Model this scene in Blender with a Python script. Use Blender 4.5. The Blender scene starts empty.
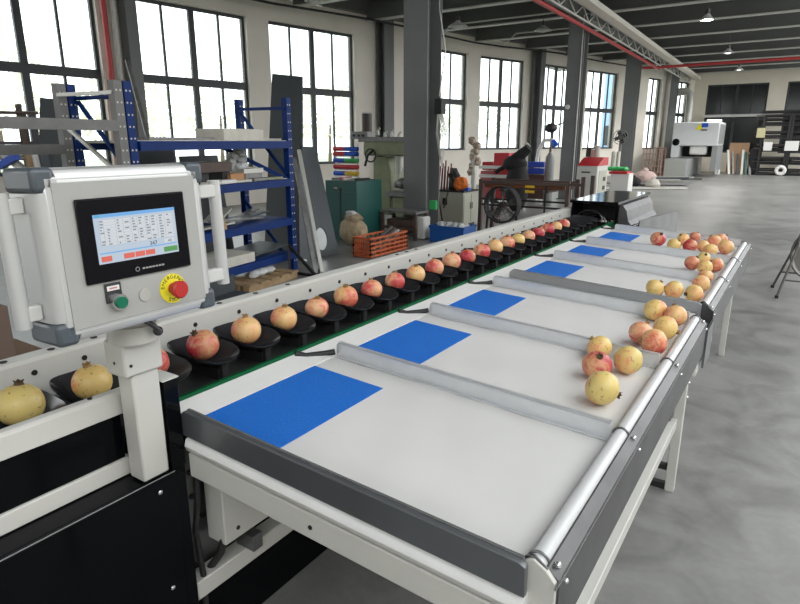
import bpy, bmesh, math, random
from mathutils import Vector, Matrix
random.seed(7)
PI = math.pi
C = bpy.context.scene.collection

# ------------------------------------------------------------------ camera model
F = 600.0; CH = 1.6
PITCH = math.atan(161/600.0)
YAW = math.atan(411/math.hypot(F, 161))
FWD = Vector((-math.sin(YAW)*math.cos(PITCH), math.cos(YAW)*math.cos(PITCH), -math.sin(PITCH)))
RGT = Vector((math.cos(YAW), math.sin(YAW), 0))
UPV = RGT.cross(FWD)
CAM = Vector((0, 0, CH))
def ray(x, y): return FWD + RGT*((x-400)/F) + UPV*((302-y)/F)
def atz(x, y, z=0.0):
    d = ray(x, y); return CAM + d*((z-CH)/d.z)
def aty(x, y, Y):
    d = ray(x, y); return CAM + d*(Y/d.y)

cam = bpy.data.cameras.new('camera'); co = bpy.data.objects.new('camera', cam); C.objects.link(co)
cam.sensor_width = 36; cam.lens = 36*F/800; cam.clip_start = .05; cam.clip_end = 500
M3 = Matrix((RGT, UPV, -FWD)).transposed()
co.matrix_world = Matrix.Translation(CAM) @ M3.to_4x4()
bpy.context.scene.camera = co

# ------------------------------------------------------------------ materials
MATS = {}
def mat(name, col, rough=.5, metal=0.0, noise=0, nscale=8, bump=0, bscale=40, spec=None, emit=None, es=1):
    if name in MATS: return MATS[name]
    m = bpy.data.materials.new(name); m.use_nodes = True
    nt = m.node_tree; b = nt.nodes['Principled BSDF']
    b.inputs['Base Color'].default_value = (*col, 1)
    b.inputs['Roughness'].default_value = rough
    b.inputs['Metallic'].default_value = metal
    if spec is not None: b.inputs['Specular IOR Level'].default_value = spec
    tc = nt.nodes.new('ShaderNodeTexCoord')
    if noise:
        n = nt.nodes.new('ShaderNodeTexNoise'); n.inputs['Scale'].default_value = nscale
        n.inputs['Detail'].default_value = 6
        nt.links.new(tc.outputs['Object'], n.inputs['Vector'])
        r = nt.nodes.new('ShaderNodeMapRange')
        r.inputs['From Min'].default_value = .3; r.inputs['From Max'].default_value = .7
        r.inputs['To Min'].default_value = 1-noise; r.inputs['To Max'].default_value = 1+noise*.6
        nt.links.new(n.outputs['Fac'], r.inputs['Value'])
        mx = nt.nodes.new('ShaderNodeVectorMath'); mx.operation = 'SCALE'
        mx.inputs[0].default_value = col
        nt.links.new(r.outputs['Result'], mx.inputs['Scale'])
        nt.links.new(mx.outputs['Vector'], b.inputs['Base Color'])
    if bump:
        n2 = nt.nodes.new('ShaderNodeTexNoise'); n2.inputs['Scale'].default_value = bscale
        nt.links.new(tc.outputs['Object'], n2.inputs['Vector'])
        bp = nt.nodes.new('ShaderNodeBump'); bp.inputs['Strength'].default_value = bump
        bp.inputs['Distance'].default_value = .01
        nt.links.new(n2.outputs['Fac'], bp.inputs['Height']); nt.links.new(bp.outputs['Normal'], b.inputs['Normal'])
    if emit:
        b.inputs['Emission Color'].default_value = (*emit, 1); b.inputs['Emission Strength'].default_value = es
    MATS[name] = m; return m

white_paint = mat('white_paint', (.58, .575, .54), .38, noise=.04, nscale=5)
cream_paint = mat('cream_paint', (.57, .565, .53), .42, noise=.03, nscale=6)
pvc_white = mat('pvc_white', (.655, .648, .635), .5, noise=.035, nscale=4, bump=.25, bscale=9)
roll_white = mat('roll_white', (.60, .61, .62), .32)
frost_film = mat('frost_film', (.74, .74, .73), .3, noise=.05, nscale=12)
blue_mat_m = mat('blue_rubber', (.002, .15, .62), .55, noise=.12, nscale=160, bump=.5, bscale=260)
alu = mat('brushed_aluminium', (.68, .70, .725), .36, .6, noise=.04, nscale=20)
steel_dark = mat('dark_steel', (.16, .17, .18), .3, .6, noise=.08, nscale=5)
steel_mid = mat('galvanised_steel', (.20, .205, .205), .3, .8, noise=.2, nscale=7)
plate_steel = mat('side_plate_steel', (.10, .10, .102), .42, .45, noise=.3, nscale=6)
steel_edge = mat('bright_steel', (.7, .71, .72), .25, .9)
black_gloss = mat('black_gloss_enamel', (.005, .005, .007), .1, spec=.14)
deep_black = mat('deep_black_enamel', (.0022, .0026, .0035), .12, spec=.12)
black_plastic = mat('black_plastic', (.02, .02, .024), .2, spec=.9)
black_matt = mat('black_matt', (.012, .012, .013), .6)
green_strip_m = mat('green_belt', (.002, .085, .03), .7, spec=.1)
abs_dark = mat('dark_corner_plastic', (.07, .085, .10), .35)
hmi_alu = mat('anodised_aluminium', (.56, .565, .56), .3, .35)
hmi_plate = mat('grey_front_plate', (.36, .36, .345), .4)
cast_white = mat('cast_white', (.52, .515, .48), .35)
red_button = mat('red_plastic', (.42, .02, .018), .4)
green_button = mat('green_plastic', (.0, .13, .07), .3)
yellow_label = mat('yellow_label', (.78, .70, .03), .45)
grey_plug = mat('grey_plug', (.40, .39, .36), .5)
concrete = None
wall_m = mat('plaster_wall', (.78, .74, .66), .8, noise=.06, nscale=1.2)
wall_far_m = mat('plaster_wall_back', (.74, .69, .58), .8, noise=.05, nscale=1.5)
frame_dark = mat('dark_window_frame', (.035, .04, .045), .5)
col_grey = mat('grey_steel_paint', (.15, .158, .158), .5, noise=.08, nscale=2)
beam_grey = mat('grey_beam_paint', (.135, .14, .135), .55, noise=.1, nscale=1)
flange_lit = mat('window_lit_flange', (.55, .55, .52), .5)  # flange colour lightened to imitate window light on the beams
deck_m = mat('galvanised_deck', (.40, .41, .39), .5, .2, noise=.1, nscale=1)
red_pipe_m = mat('red_pipe_paint', (.42, .03, .03), .4)
white_pipe_m = mat('white_pipe', (.55, .55, .52), .5)
rack_blue = mat('blue_rack_paint', (.003, .027, .15), .5, spec=.2, noise=.12, nscale=6)
rack_grey = mat('grey_rack_paint', (.17, .17, .165), .5, noise=.15, nscale=8)
sheet_dark = mat('dark_blue_grey_sheet', (.044, .054, .062), .5, .0, noise=.1, nscale=2)
cardboard = mat('brown_cardboard', (.20, .13, .085), .8, noise=.08, nscale=5)
wood = mat('rough_wood', (.35, .24, .13), .7, noise=.2, nscale=9)
ply_m = mat('plywood', (.34, .21, .12), .7, noise=.15, nscale=3)
paper = mat('off_white_board', (.60, .58, .52), .7, noise=.1, nscale=9)
brownmetal = mat('rusty_brown_metal', (.085, .055, .045), .6, noise=.25, nscale=9)
dirtysteel = mat('dull_steel_parts', (.20, .20, .195), .45, .5, noise=.25, nscale=12)
cab_green = mat('dark_green_paint', (.012, .085, .075), .4, noise=.06, nscale=4)
olive = mat('olive_machine_paint', (.23, .26, .15), .45, noise=.15, nscale=7)
beige = mat('beige_cabinet_paint', (.40, .40, .33), .5, noise=.05, nscale=4)
motor_brown = mat('brown_motor', (.04, .025, .022), .45)
sack = mat('tan_woven_sack', (.40, .31, .20), .8, noise=.3, nscale=14, bump=.6, bscale=25)
orange_crate = mat('orange_red_wire', (.50, .11, .035), .6, noise=.2, nscale=18)
blue_crate = mat('blue_plastic', (.01, .09, .35), .45)
bag_clear = mat('clear_bag_white', (.60, .62, .62), .4, noise=.2, nscale=20, bump=.8, bscale=30)
red_paint = mat('red_machine_paint', (.50, .02, .03), .45)
orange_m = mat('orange_fabric', (.60, .14, .02), .6)
blue_m = mat('blue_plastic_bright', (.01, .08, .50), .4)
yellow_m = mat('yellow_plastic', (.7, .45, .02), .4)
green_m = mat('bright_green', (.04, .45, .12), .5)
white_m = mat('white_enamel', (.70, .70, .68), .4)
lasergrey = mat('pale_grey_enamel', (.64, .66, .67), .4, noise=.03, nscale=3)
laserdark = mat('mid_grey_enamel', (.26, .27, .27), .45)
black_cloth = mat('black_cloth', (.012, .011, .013), .85, bump=.6, bscale=20)
chrome = mat('chrome', (.6, .6, .6), .15, 1)
darkglass = mat('dark_view_glass', (.018, .022, .022), .12)  # dark pane colour stands in for the dark view behind the glass
rubber = mat('black_rubber', (.015, .015, .015), .6)
galv = mat('zinc_duct', (.50, .50, .46), .4, .3)
ink = mat('black_ink', (.01, .01, .01), .6)
lamp_on = mat('lamp_lit', (.9, .9, .9), .5, emit=(1, .98, .95), es=60)
lamp_dim = mat('lamp_dim', (.7, .7, .7), .4, emit=(1, .98, .95), es=1.5)
lamp_body = mat('lamp_shade', (.55, .55, .53), .4)

def screen_mat(name, col, s=1.0):
    return mat(name, (.02, .02, .02), .15, emit=col, es=s)

def glass_mat():
    m = bpy.data.materials.new('window_glass'); m.use_nodes = True; nt = m.node_tree; nt.nodes.clear()
    o = nt.nodes.new('ShaderNodeOutputMaterial'); t = nt.nodes.new('ShaderNodeBsdfTransparent')
    t.inputs['Color'].default_value = (.93, .96, .96, 1)
    g = nt.nodes.new('ShaderNodeBsdfGlossy'); g.inputs['Roughness'].default_value = .05
    mx = nt.nodes.new('ShaderNodeMixShader'); fr = nt.nodes.new('ShaderNodeFresnel'); fr.inputs['IOR'].default_value = 1.3
    ge = nt.nodes.new('ShaderNodeNewGeometry'); su_ = nt.nodes.new('ShaderNodeMath'); su_.operation = 'SUBTRACT'; su_.inputs[0].default_value = 1
    mu = nt.nodes.new('ShaderNodeMath'); mu.operation = 'MULTIPLY'
    nt.links.new(ge.outputs['Backfacing'], su_.inputs[1]); nt.links.new(fr.outputs[0], mu.inputs[0]); nt.links.new(su_.outputs[0], mu.inputs[1]); nt.links.new(mu.outputs[0], mx.inputs[0]); nt.links.new(t.outputs[0], mx.inputs[1]); nt.links.new(g.outputs[0], mx.inputs[2])
    nt.links.new(mx.outputs[0], o.inputs['Surface']); return m
glass = glass_mat()

def floor_mat():
    m = bpy.data.materials.new('worn_concrete'); m.use_nodes = True; nt = m.node_tree; b = nt.nodes['Principled BSDF']
    tc = nt.nodes.new('ShaderNodeTexCoord')
    def noise(s, d, dist=0):
        n = nt.nodes.new('ShaderNodeTexNoise'); n.inputs['Scale'].default_value = s; n.inputs['Detail'].default_value = d
        n.inputs['Distortion'].default_value = dist
        nt.links.new(tc.outputs['Object'], n.inputs['Vector']); return n
    a = noise(.45, 6, .6); c = noise(3.0, 8, 1.2); d = noise(30, 4)
    r1 = nt.nodes.new('ShaderNodeValToRGB')
    r1.color_ramp.elements[0].position = .32; r1.color_ramp.elements[0].color = (.185, .187, .182, 1)
    r1.color_ramp.elements[1].position = .68; r1.color_ramp.elements[1].color = (.29, .288, .28, 1)
    nt.links.new(a.outputs['Fac'], r1.inputs['Fac'])
    r2 = nt.nodes.new('ShaderNodeValToRGB')
    r2.color_ramp.elements[0].position = .30; r2.color_ramp.elements[0].color = (.62, .62, .62, 1)
    r2.color_ramp.elements[1].position = .62; r2.color_ramp.elements[1].color = (1.08, 1.08, 1.07, 1)
    nt.links.new(c.outputs['Fac'], r2.inputs['Fac'])
    mx = nt.nodes.new('ShaderNodeMix'); mx.data_type = 'RGBA'; mx.blend_type = 'MULTIPLY'; mx.inputs['Factor'].default_value = .8
    nt.links.new(r1.outputs['Color'], mx.inputs['A']); nt.links.new(r2.outputs['Color'], mx.inputs['B'])
    r3 = nt.nodes.new('ShaderNodeMapRange'); r3.inputs['To Min'].default_value = .88; r3.inputs['To Max'].default_value = 1.1
    nt.links.new(d.outputs['Fac'], r3.inputs['Value'])
    sc = nt.nodes.new('ShaderNodeVectorMath'); sc.operation = 'SCALE'
    nt.links.new(mx.outputs['Result'], sc.inputs[0]); nt.links.new(r3.outputs['Result'], sc.inputs['Scale'])
    nt.links.new(sc.outputs['Vector'], b.inputs['Base Color'])
    r4 = nt.nodes.new('ShaderNodeMapRange'); r4.inputs['To Min'].default_value = .24; r4.inputs['To Max'].default_value = .45
    nt.links.new(c.outputs['Fac'], r4.inputs['Value']); nt.links.new(r4.outputs['Result'], b.inputs['Roughness'])
    return m
concrete = floor_mat()

def fruit_mat(name, yellow, red, bias, spots=.5):
    m = bpy.data.materials.new(name); m.use_nodes = True; nt = m.node_tree; b = nt.nodes['Principled BSDF']
    tc = nt.nodes.new('ShaderNodeTexCoord')
    n = nt.nodes.new('ShaderNodeTexNoise'); n.inputs['Scale'].default_value = 16; n.inputs['Detail'].default_value = 7
    n.inputs['Roughness'].default_value = .65; n.inputs['Distortion'].default_value = 1.2
    nt.links.new(tc.outputs['Object'], n.inputs['Vector'])
    g = nt.nodes.new('ShaderNodeSeparateXYZ'); nt.links.new(tc.outputs['Object'], g.inputs[0])
    ad = nt.nodes.new('ShaderNodeMath'); ad.operation = 'MULTIPLY_ADD'; ad.inputs[1].default_value = 2.6
    nt.links.new(g.outputs['X'], ad.inputs[0]); nt.links.new(n.outputs['Fac'], ad.inputs[2])
    r = nt.nodes.new('ShaderNodeValToRGB')
    e = r.color_ramp.elements
    e[0].position = bias-.10; e[0].color = (*yellow, 1)
    e[1].position = bias+.13; e[1].color = (*red, 1)
    mid = r.color_ramp.elements.new(bias); mid.color = tuple((yellow[i]*.5+red[i]*.5)*1.12 for i in range(3)) + (1,)
    nt.links.new(ad.outputs[0], r.inputs['Fac'])
    v = nt.nodes.new('ShaderNodeTexNoise'); v.inputs['Scale'].default_value = 75; v.inputs['Detail'].default_value = 2
    nt.links.new(tc.outputs['Object'], v.inputs['Vector'])
    r2 = nt.nodes.new('ShaderNodeValToRGB'); r2.color_ramp.elements[0].position = .62; r2.color_ramp.elements[0].color = (1, 1, 1, 1)
    r2.color_ramp.elements[1].position = .70; r2.color_ramp.elements[1].color = (spots, spots*.8, spots*.7, 1)
    nt.links.new(v.outputs['Fac'], r2.inputs['Fac'])
    mx = nt.nodes.new('ShaderNodeMix'); mx.data_type = 'RGBA'; mx.blend_type = 'MULTIPLY'; mx.inputs['Factor'].default_value = 1
    nt.links.new(r.outputs['Color'], mx.inputs['A']); nt.links.new(r2.outputs['Color'], mx.inputs['B'])
    nt.links.new(mx.outputs['Result'], b.inputs['Base Color'])
    b.inputs['Roughness'].default_value = .38
    return m
FR = [fruit_mat('pomegranate_skin_yellow', (.73, .52, .19), (.66, .20, .10), .58),
      fruit_mat('pomegranate_skin_peach', (.74, .48, .21), (.60, .13, .09), .50),
      fruit_mat('pomegranate_skin_pink', (.72, .43, .23), (.56, .07, .07), .46),
      fruit_mat('pomegranate_skin_red', (.62, .34, .17), (.44, .03, .05), .43),
      fruit_mat('pomegranate_skin_green_gold', (.68, .53, .19), (.68, .26, .13), .57)]
crown_m = mat('dry_crown', (.30, .18, .07), .7, noise=.3, nscale=60)
crown_dark_m = mat('dark_crown', (.09, .055, .03), .8, noise=.3, nscale=60)

# ------------------------------------------------------------------ mesh builder
class MB:
    def __init__(s): s.v = []; s.f = []
    def add(s, vs, fs):
        k = len(s.v); s.v += [Vector(p) for p in vs]; s.f += [[i+k for i in f] for f in fs]; return s
    def box(s, x0, x1, y0, y1, z0, z1):
        vs = [(x, y, z) for z in (z0, z1) for y in (y0, y1) for x in (x0, x1)]
        return s.add(vs, [(0, 2, 3, 1), (4, 5, 7, 6), (0, 1, 5, 4), (2, 6, 7, 3), (0, 4, 6, 2), (1, 3, 7, 5)])
    def bar(s, a, b, w, h=None, up=(0, 0, 1), rot=0):
        a = Vector(a); b = Vector(b); h = h or w; d = (b-a).normalized(); up = Vector(up)
        if abs(d.dot(up)) > .98: up = Vector((0, 1, 0))
        r = d.cross(up).normalized(); u = r.cross(d)
        vs = []
        for p in (a, b):
            for q in ((-1, -1), (1, -1), (1, 1), (-1, 1)): vs.append(p + r*(q[0]*w/2) + u*(q[1]*h/2))
        return s.add(vs, [(0, 3, 2, 1), (4, 5, 6, 7), (0, 1, 5, 4), (1, 2, 6, 5), (2, 3, 7, 6), (3, 0, 4, 7)])
    def tube(s, pts, r, seg=10, closed=False, r2=None):
        pts = [Vector(p) for p in pts]; n = len(pts); rings = []
        prev = None
        for i, p in enumerate(pts):
            if closed: d = (pts[(i+1) % n]-pts[i-1]).normalized()
            else: d = (pts[min(i+1, n-1)]-pts[max(i-1, 0)]).normalized()
            if prev is None:
                u = Vector((0, 0, 1)) if abs(d.z) < .9 else Vector((1, 0, 0))
            else: u = prev
            a = d.cross(u).normalized(); u = a.cross(d).normalized(); prev = u
            rr = r if r2 is None else r+(r2-r)*i/(n-1)
            rings.append([p + a*math.cos(2*PI*k/seg)*rr + u*math.sin(2*PI*k/seg)*rr for k in range(seg)])
        vs = [q for R_ in rings for q in R_]; fs = []
        for i in range(n if closed else n-1):
            j = (i+1) % n
            for k in range(seg): fs.append((i*seg+k, i*seg+(k+1) % seg, j*seg+(k+1) % seg, j*seg+k))
        if not closed: fs += [tuple(reversed(range(seg))), tuple((n-1)*seg+k for k in range(seg))]
        return s.add(vs, fs)
    def cyl(s, a, b, r, r2=None, seg=20): return s.tube([a, b], r, seg, r2=r2 if r2 is not None else r)
    def prism(s, prof, ax, a, b, shift=None):
        # prof: list of 2d; ax 'x': (y,z) ; 'y': (x,z); 'z': (x,y)
        def P(q, t):
            return {'x': (t, q[0], q[1]), 'y': (q[0], t, q[1]), 'z': (q[0], q[1], t)}[ax]
        n = len(prof); vs = [Vector(P(q, a)) for q in prof] + [Vector(P(q, b)) + Vector(shift or (0, 0, 0)) for q in prof]
        return s.add(vs, [tuple(range(n)), tuple(reversed(range(n, 2*n)))] + [(i, i+n, (i+1) % n+n, (i+1) % n) for i in range(n)])
    def ball(s, c, r, sx=1, sy=1, sz=1, seg=16, rings=10, jit=0):
        c = Vector(c); vs = [c+Vector((0, 0, r*sz))]; 
        for i in range(1, rings):
            t = PI*i/rings
            for k in range(seg):
                p = 2*PI*k/seg; j = 1+random.uniform(-jit, jit)
                vs.append(c+Vector((math.sin(t)*math.cos(p)*r*sx*j, math.sin(t)*math.sin(p)*r*sy*j, math.cos(t)*r*sz*j)))
        vs.append(c-Vector((0, 0, r*sz))); fs = []
        for k in range(seg): fs.append((0, 1+k, 1+(k+1) % seg))
        for i in range(rings-2):
            for k in range(seg):
                a = 1+i*seg+k; b = 1+i*seg+(k+1) % seg; fs.append((a, a+seg, b+seg, b))
        L = len(vs)-1; o = 1+(rings-2)*seg
        for k in range(seg): fs.append((L, o+(k+1) % seg, o+k))
        return s.add(vs, fs)
    def xf(s, M):
        s.v = [M @ p for p in s.v]; return s
    def build(s, name, m, parent=None, smooth=False, bevel=0, local=False, bseg=2):
        off = Vector((0, 0, 0))
        if parent is not None and not local: off = wloc(parent)
        me = bpy.data.meshes.new(name)
        me.from_pydata([tuple(p-off) for p in s.v], [], s.f)
        bm = bmesh.new(); bm.from_mesh(me); bmesh.ops.recalc_face_normals(bm, faces=bm.faces)
        bm.to_mesh(me); bm.free()
        me.materials.append(m)
        if smooth or bevel:
            for p in me.polygons: p.use_smooth = True
        o = bpy.data.objects.new(name, me); C.objects.link(o)
        if parent is not None: o.parent = parent
        if bevel:
            b = o.modifiers.new('bevel', 'BEVEL'); b.width = bevel; b.segments = bseg; b.limit_method = 'ANGLE'; b.angle_limit = .6
            b.harden_normals = False
        if smooth or bevel:
            try: me.set_sharp_from_angle(angle=.7)
            except Exception: pass
        return o
def wloc(o):
    l = Vector((0, 0, 0))
    while o is not None: l += o.location; o = o.parent
    return l
def tag(o, label=None, cat=None, group=None, kind=None):
    if label: o['label'] = label
    if cat: o['category'] = cat
    if group: o['group'] = group
    if kind: o['kind'] = kind
    return o
def thing(name, label, cat, loc, group=None, rz=0):
    o = bpy.data.objects.new(name, None); C.objects.link(o); o.empty_display_size = .1
    o.location = loc; o.rotation_euler = (0, 0, rz)
    return tag(o, label, cat, group)
def copy_tree(o, parent=None):
    c = o.copy(); C.objects.link(c)
    if parent is not None: c.parent = parent
    for ch in [x for x in bpy.data.objects if x.parent == o]: copy_tree(ch, c)
    return c
def text_mesh(txt, size, M, name, m, parent):
    cu = bpy.data.curves.new('lettering', 'FONT'); cu.body = txt; cu.size = size; cu.align_x = 'CENTER'; cu.align_y = 'CENTER'
    cu.extrude = .0003
    t = bpy.data.objects.new('lettering', cu)
    me = bpy.data.meshes.new_from_object(t)
    vs = [M @ v.co for v in me.vertices]; fs = [list(p.vertices) for p in me.polygons]
    bpy.data.objects.remove(t); bpy.data.meshes.remove(me); bpy.data.curves.remove(cu)
    return vs, fs

# ================================================================== ROOM
m = MB(); m.box(-60, 60, -40, 90, -.3, -.12)
tag(m.build('ground', mat('outside_ground', (.30, .32, .26), .9, noise=.2, nscale=.3)), kind='structure')
m = MB(); m.box(-12.9, 12, -9, 37.3, -.12, 0)
tag(m.build('floor', concrete), kind='structure')

WT = .3
nodes = [(-12.9, -3.0), (-12.45, 8.15), (-12.02, 11.72), (-11.2, 16.4), (-10.50, 20.5), (-9.42, 23.9), (-8.75, 26.6), (-7.45, 30.8), (-6.55, 33.9), (-5.6, 37.0)]
HEAD = 4.58; TR = 2.94; TOP = 5.15
wins = [(28, 103, 70, .95, 4), (199, 250, 84, .95, 4), (316, 355, 91, .95, 4), (438, 467, 101, 1.28, 4), (502, 523, 104, 1.28, 4),
        (557, 541, 107, 1.28, -4), (601, 616, 110, 1.25, 4), (652.5, 659, 114, 1.2, 2), (680.5, 687, 116, 1.2, 2)]
wall = MB()
for i, (hx, ex, ty, sill, kind) in enumerate(wins):
    A = Vector((*nodes[i], 0)); B = Vector((*nodes[i+1], 0)); d = (B-A); L = d.length; d.normalize()
    nrm = Vector((-d.y, d.x, 0))          # outward (towards -X)
    if nrm.x > 0: nrm = -nrm
    def par(px):
        r = ray(px, ty); # intersect plan
        # A + d t = r s
        det = d.x*(-r.y)-(-r.x)*d.y
        return (-A.x*(-r.y) - (-r.x)*(-A.y))/det
    th = par(hx); te = par(ex)
    half = abs(te-th); t0 = th-half; t1 = th+half
    t0 = max(t0, .08); t1 = min(t1, L-.06)
    def seg(a, b, z0, z1, th0=0, th1=WT, mb=wall):
        p = [A+d*a+nrm*th0, A+d*b+nrm*th0, A+d*b+nrm*th1, A+d*a+nrm*th1]
        vs = [(q.x, q.y, z0) for q in p]+[(q.x, q.y, z1) for q in p]
        mb.add(vs, [(0, 1, 2, 3), (7, 6, 5, 4), (0, 4, 5, 1), (1, 5, 6, 2), (2, 6, 7, 3), (3, 7, 4, 0)])
    seg(0, t0, 0, TOP); seg(t1, L, 0, TOP); seg(t0, t1, 0, sill); seg(t0, t1, HEAD, TOP)
    mid = A+d*((t0+t1)/2)
    w = bpy.data.objects.new('window_%d' % (i+1), None); C.objects.link(w); w.location = (mid.x, mid.y, sill); w['kind'] = 'structure'
    fm = MB()
    a0, a1 = .10, .17
    seg(t0, t0+.07, sill, HEAD, a0, a1, fm); seg(t1-.07, t1, sill, HEAD, a0, a1, fm)
    seg(t0+.07, t1-.07, sill, sill+.07, a0, a1, fm); seg(t0+.07, t1-.07, HEAD-.07, HEAD, a0, a1, fm)
    seg(t0+.07, t1-.07, TR-.09, TR+.09, a0, a1, fm)
    tm = (t0+t1)/2
    if abs(kind) == 4:
        for z0, z1 in ((sill+.07, TR-.09), (TR+.09, HEAD-.07)):
            seg(tm-.07, tm+.07, z0, z1, a0, a1, fm)
            for q in (.25, .75):
                tt = t0+(t1-t0)*q; seg(tt-.025, tt+.025, z0, z1, a0+.01, a1-.01, fm)
    else:
        for z0, z1 in ((sill+.07, TR-.09), (TR+.09, HEAD-.07)): seg(tm-.03, tm+.03, z0, z1, a0, a1, fm)
    fm.build('window_frame', frame_dark, w)
    gm = MB(); seg(t0+.02, t1-.02, sill+.02, HEAD-.02, .13, .138, gm); gm.build('pane', glass, w)
    sm = MB(); seg(t0, t1, sill-.04, sill, -.05, .09, sm); sm.build('window_sill', wall_m, w)
tag(wall.build('wall_left', wall_m), kind='structure')

# back wall with two dark windows
bw = MB(); YB = 37.0
def win_px(px0, px1, n):
    x0 = aty(px0, 100, YB).x; x1 = aty(px1, 100, YB).x; return x0, x1
bx = [(-4.95, -2.15), (-1.35, 3.6)]
xs = [-5.6, bx[0][0], bx[0][1], bx[1][0], bx[1][1], 6.0]
for a, b in ((xs[0], xs[1]), (xs[2], xs[3]), (xs[4], xs[5])): bw.box(a, b, YB, YB+.3, 0, TOP)
for k, (a, b) in enumerate(bx):
    bw.box(a, b, YB, YB+.3, 0, 1.0); bw.box(a, b, YB, YB+.3, 4.45, TOP)
    w = bpy.data.objects.new('window_%d' % (10+k), None); C.objects.link(w); w.location = ((a+b)/2, YB+.1, 1.0); w['kind'] = 'structure'
    fm = MB(); fm.box(a, a+.08, YB+.1, YB+.17, 1.0, 4.45).box(b-.08, b, YB+.1, YB+.17, 1.0, 4.45).box(a+.08, b-.08, YB+.1, YB+.17, 1.0, 1.08).box(a+.08, b-.08, YB+.1, YB+.17, 4.37, 4.45)
    fm.box((a+b)/2-.07, (a+b)/2+.07, YB+.1, YB+.17, 1.08, 4.37); fm.box(a+.08, (a+b)/2-.07, YB+.1, YB+.17, 2.62, 2.74)
    for q in (.25, .75):
        xx = a+(b-a)*q; fm.box(xx-.02, xx+.02, YB+.11, YB+.16, 2.74, 4.37)
    fm.build('window_frame', frame_dark, w)
    MB().box(a+.02, b-.02, YB+.13, YB+.14, 1.02, 4.43).build('pane', darkglass, w)
tag(bw.build('wall_back', wall_far_m), kind='structure')

# ceiling: corrugated deck with beams as its parts
cm = MB(); prof = []; x = -13.2; per = .3
RX = 1.3  # deck stops here, out of view, to let daylight in from above
while x < RX:
    prof += [(x, 5.62), (x+.11, 5.62), (x+.15, 5.70), (x+.26, 5.70)]; x += per
n = len(prof)
cm.add([(p[0], -9, p[1]) for p in prof]+[(p[0], 37.3, p[1]) for p in prof], [(i, i+1, i+1+n, i+n) for i in range(n-1)])
cm.add([(-13.2, -9, 5.78), (RX+.2, -9, 5.78), (RX+.2, 37.3, 5.78), (-13.2, 37.3, 5.78)], [(0, 1, 2, 3)])
ceil = cm.build('ceiling', deck_m); tag(ceil, kind='structure')
def ibeam(mb, a, b, h, w, tf=.03, tw=.03):
    a = Vector(a); b = Vector(b)
    mb.bar(a+Vector((0, 0, h/2)), b+Vector((0, 0, h/2)), tw, h-2*tf)
    mb.bar(a+Vector((0, 0, h-tf/2)), b+Vector((0, 0, h-tf/2)), w, tf)
def wallx(Y):
    for (x0, y0), (x1, y1) in zip(nodes, nodes[1:]):
        if y0 <= Y <= y1: return x0+(x1-x0)*(Y-y0)/(y1-y0)
    return nodes[0][0]
for k in range(-3, 9):
    Y = 15.3+2.6*k
    x0 = wallx(Y)+.12; hb = MB(); ibeam(hb, (x0, Y, 4.98), (RX-.1, Y, 4.98), .62, .22)
    b = hb.build('beam', beam_grey, ceil)
    MB().box(x0, RX-.1, Y-.11, Y+.11, 4.955, 4.985).build('beam_flange', flange_lit, b)
rw = MB(); rw.box(6.0, 6.2, -9, 12, 0, 4.6); rw.box(6.0, 6.2, 12, 37, 0, .9); tag(rw.build('wall_right_sky_block', wall_m), kind='structure')  # unseen wall, heights shaped to block low sky light from the side
rw = MB(); rw.box(-12.9, 6.0, -9.2, -9.0, 0, 4.4); tag(rw.build('wall_front_sky_block', wall_m), kind='structure')  # unseen wall behind the camera, added to cut low sky light
hb = MB(); ibeam(hb, (-5.75, -2, 4.95), (-5.75, 36.9, 4.95), .5, .26); hb.box(-5.9, -5.6, -2, 36.9, 4.89, 4.95); hb.build('girder', beam_grey, ceil)
hb = MB()
for (x0, y0), (x1, y1) in zip(nodes, nodes[1:]):
    hb.bar((x0+.08, y0, 5.38), (x1+.08, y1, 5.38), .22, .44)
hb.build('eave_beam', beam_grey, ceil)

# columns
def column(loc, label, w=.46, dd=.5, rz=math.radians(4), conduit=False):
    t = thing('steel_column', label, 'column', (loc[0], loc[1], 0), 'steel columns down the hall', rz)
    c = MB(); h = 4.88
    c.box(-w/2, w/2, -dd/2, -dd/2+.03, 0, h).box(-w/2, w/2, dd/2-.03, dd/2, 0, h).box(-.02, .02, -dd/2+.03, dd/2-.03, 0, h)
    c.build('shaft', col_grey, t, local=True)
    MB().box(-w/2-.04, w/2+.04, -dd/2-.04, dd/2+.04, 0, .025).build('base_plate', steel_dark, t, local=True)
    MB().tube([(w/2-.05, -dd/2-.02, .03), (w/2-.05, -dd/2-.02, 4.8)], .014, 8).build('conduit', white_pipe_m, t, local=True) if conduit else None
    return t
P = aty(421.5, 200, 9.1); column((P.x, 9.1), 'nearest and widest grey steel column, beside the green milling machine', .44, .52)
P = aty(573, 120, 17.2); column((P.x, 17.2), 'second nearest grey steel column, beside the tall grey gas cylinder', .43, .45, conduit=True)
P = aty(629, 120, 25.6); column((P.x, 25.6), 'third grey steel column down the hall, behind the round pedestal fan', .50, .5)
P = aty(671, 120, 34.0); column((P.x, 34.0), 'farthest grey steel column, left of the big laser cutting machine', .34, .4)

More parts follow.
